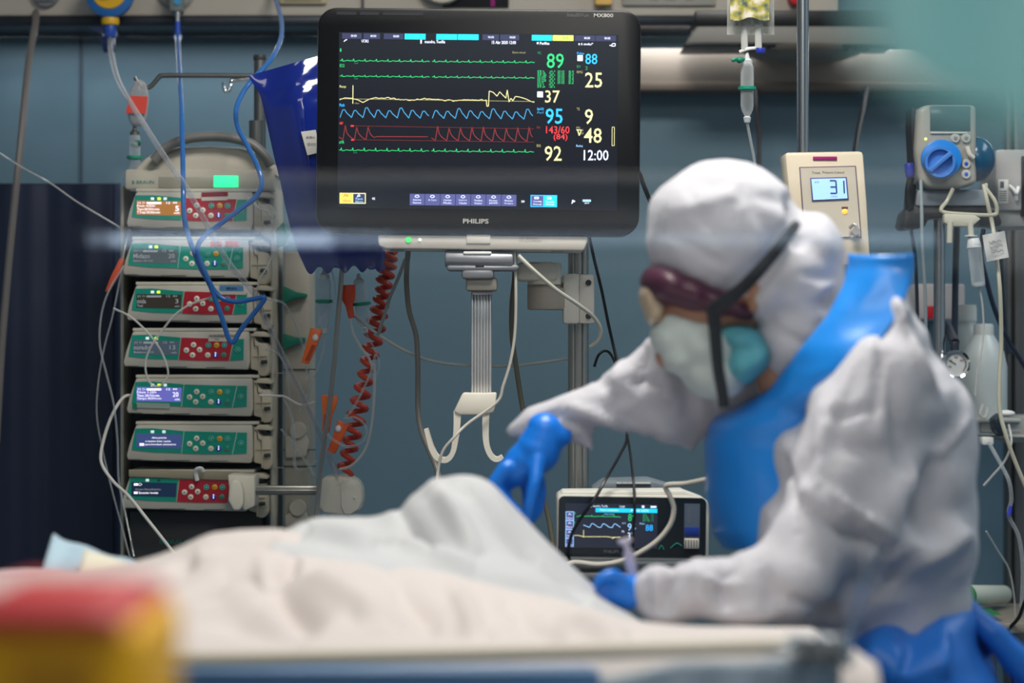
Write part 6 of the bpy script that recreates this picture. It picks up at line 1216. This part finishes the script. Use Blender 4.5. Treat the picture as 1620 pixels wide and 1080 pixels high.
# ------------------------------------------------------------------ foreground
y = 1.12
bn = thing('sharps_bin', 'blurred yellow sharps bin with red lid at the lower left, close to the viewer', 'bin', (W(95, 0, y).x, y + .07, W(0, 1400, y).z))
zb = W(0, 1400, y).z
mb = MB(); mb.prism([(W(a, b, y).x, W(a, b, y).z) for a, b in ((-60, 988), (226, 988), (222, 1400), (-50, 1400))], y, y + .14, .012, seg=3); mb.build('body', M('bin_yellow', (240, 178, 10), .5), bn)
mb = MB(); mb.prism([(W(a, b, y).x, W(a, b, y).z) for a, b in ((-66, 958), (140, 960), (190, 968), (204, 996), (-66, 996))], y - .006, y + .146, .008, seg=3); mb.cyl(W(60, 960, y + .07), W(60, 953, y + .07), .045, bev=.004); mb.build('lid', M('bin_red', (186, 40, 44), .5), bn)
MB().box(W(20, 1150, y) + Vector((0, -.001, 0)), W(150, 1040, y)).build('label', M('bin_label', (200, 140, 20), .6), bn)
tb = thing('instrument_trolley', 'low steel trolley under the yellow bin', 'trolley', (-.24, 1.19, 0))
MB().box((-.5, 1.03, zb - .02), (-.08, 1.33, zb), .004).build('top', steel, tb)
mb = MB()
for x_ in (-.48, -.1):
    for y_ in (1.05, 1.31): mb.cyl((x_, y_, 0), (x_, y_, zb - .02), .01)
mb.build('leg', steel_d, tb)
# pale teal cloth hanging at the window, close to the viewer
y = 0.74
tc_ = thing('hanging_cloth', 'blurred pale teal cloth hanging in the upper right corner close to the viewer', 'cloth', (W(1560, 0, y).x, y, W(0, 200, y).z))
P = []
for i in range(30):
    row = []
    for j in range(40):
        v = j / 39; px = 1362 + 540 * v
        bot = float(np.interp(px, [1362, 1410, 1480, 1560, 1620, 1700, 1900], [70, 125, 165, 195, 215, 240, 260])); u_ = i / 29; py = -260 * (1 - u_) + bot * u_
        row.append(W(px, py, y + .010 * math.sin(px * .035 + .6 * math.sin(py * .01)) + .03 * v))
    P.append(row)
mb = MB(); mb.grid(P, thick=.001); 
m_ = M('cloth_teal', (196, 232, 232), .8); nt = m_.node_tree; ou = nt.nodes['Material Output']; tr_ = nt.nodes.new('ShaderNodeBsdfTranslucent'); tr_.inputs[0].default_value = lin((206, 240, 240)); mx = nt.nodes.new('ShaderNodeMixShader'); mx.inputs[0].default_value = .7
nt.links.new(nt.nodes['Principled BSDF'].outputs[0], mx.inputs[1]); nt.links.new(tr_.outputs[0], mx.inputs[2]); nt.links.new(mx.outputs[0], ou.inputs[0])
mb.build('cloth', m_, tc_, angle=180)
zr = W(0, -260, y).z
MB().cyl((W(1300, 0, y).x, y, zr), (W(1950, 0, y).x, y, zr), .006).cyl((W(1310, 0, y).x, YG + .04, zr), (W(1310, 0, y).x, y, zr), .005).cyl((W(1940, 0, y).x, YG + .04, zr), (W(1940, 0, y).x, y, zr), .005).build('rail', steel, tc_)
# crumpled clear wrapper on the rail end and pale drape
y = 2.02
P = []
rng = random.Random(5)
for i in range(14):
    P.append([W(1248 + 100 * j / 17, 1002 + 52 * i / 13 + 4 * rng.random(), y - .045 + .045 * rng.random()) for j in range(18)])
mb = MB(); mb.grid(P, thick=.0008); wr_ = mb.build('plastic_wrapper', M('wrapper_shiny', (240, 246, 250), .1, alpha=.85, coat=.8), smooth=False); tag(wr_, 'crumpled shiny clear plastic wrapper at the right end of the bed rail', 'wrapper')
y = 2.00
P = [[W(950 + 380 * j / 30, (1046 + 30 * max(0, 1 - j / 10)) + (150) * i / 12 , y + .005 * math.sin(j * .9 + i * .2) + .01 * i / 12) for j in range(31)] for i in range(13)]
mb = MB(); mb.grid(P, thick=.002); tag(mb.build('drape', M('drape_mist', (176, 190, 202), .8), angle=180), 'pale blue drape hanging from the right end of the bed rail', 'drape')
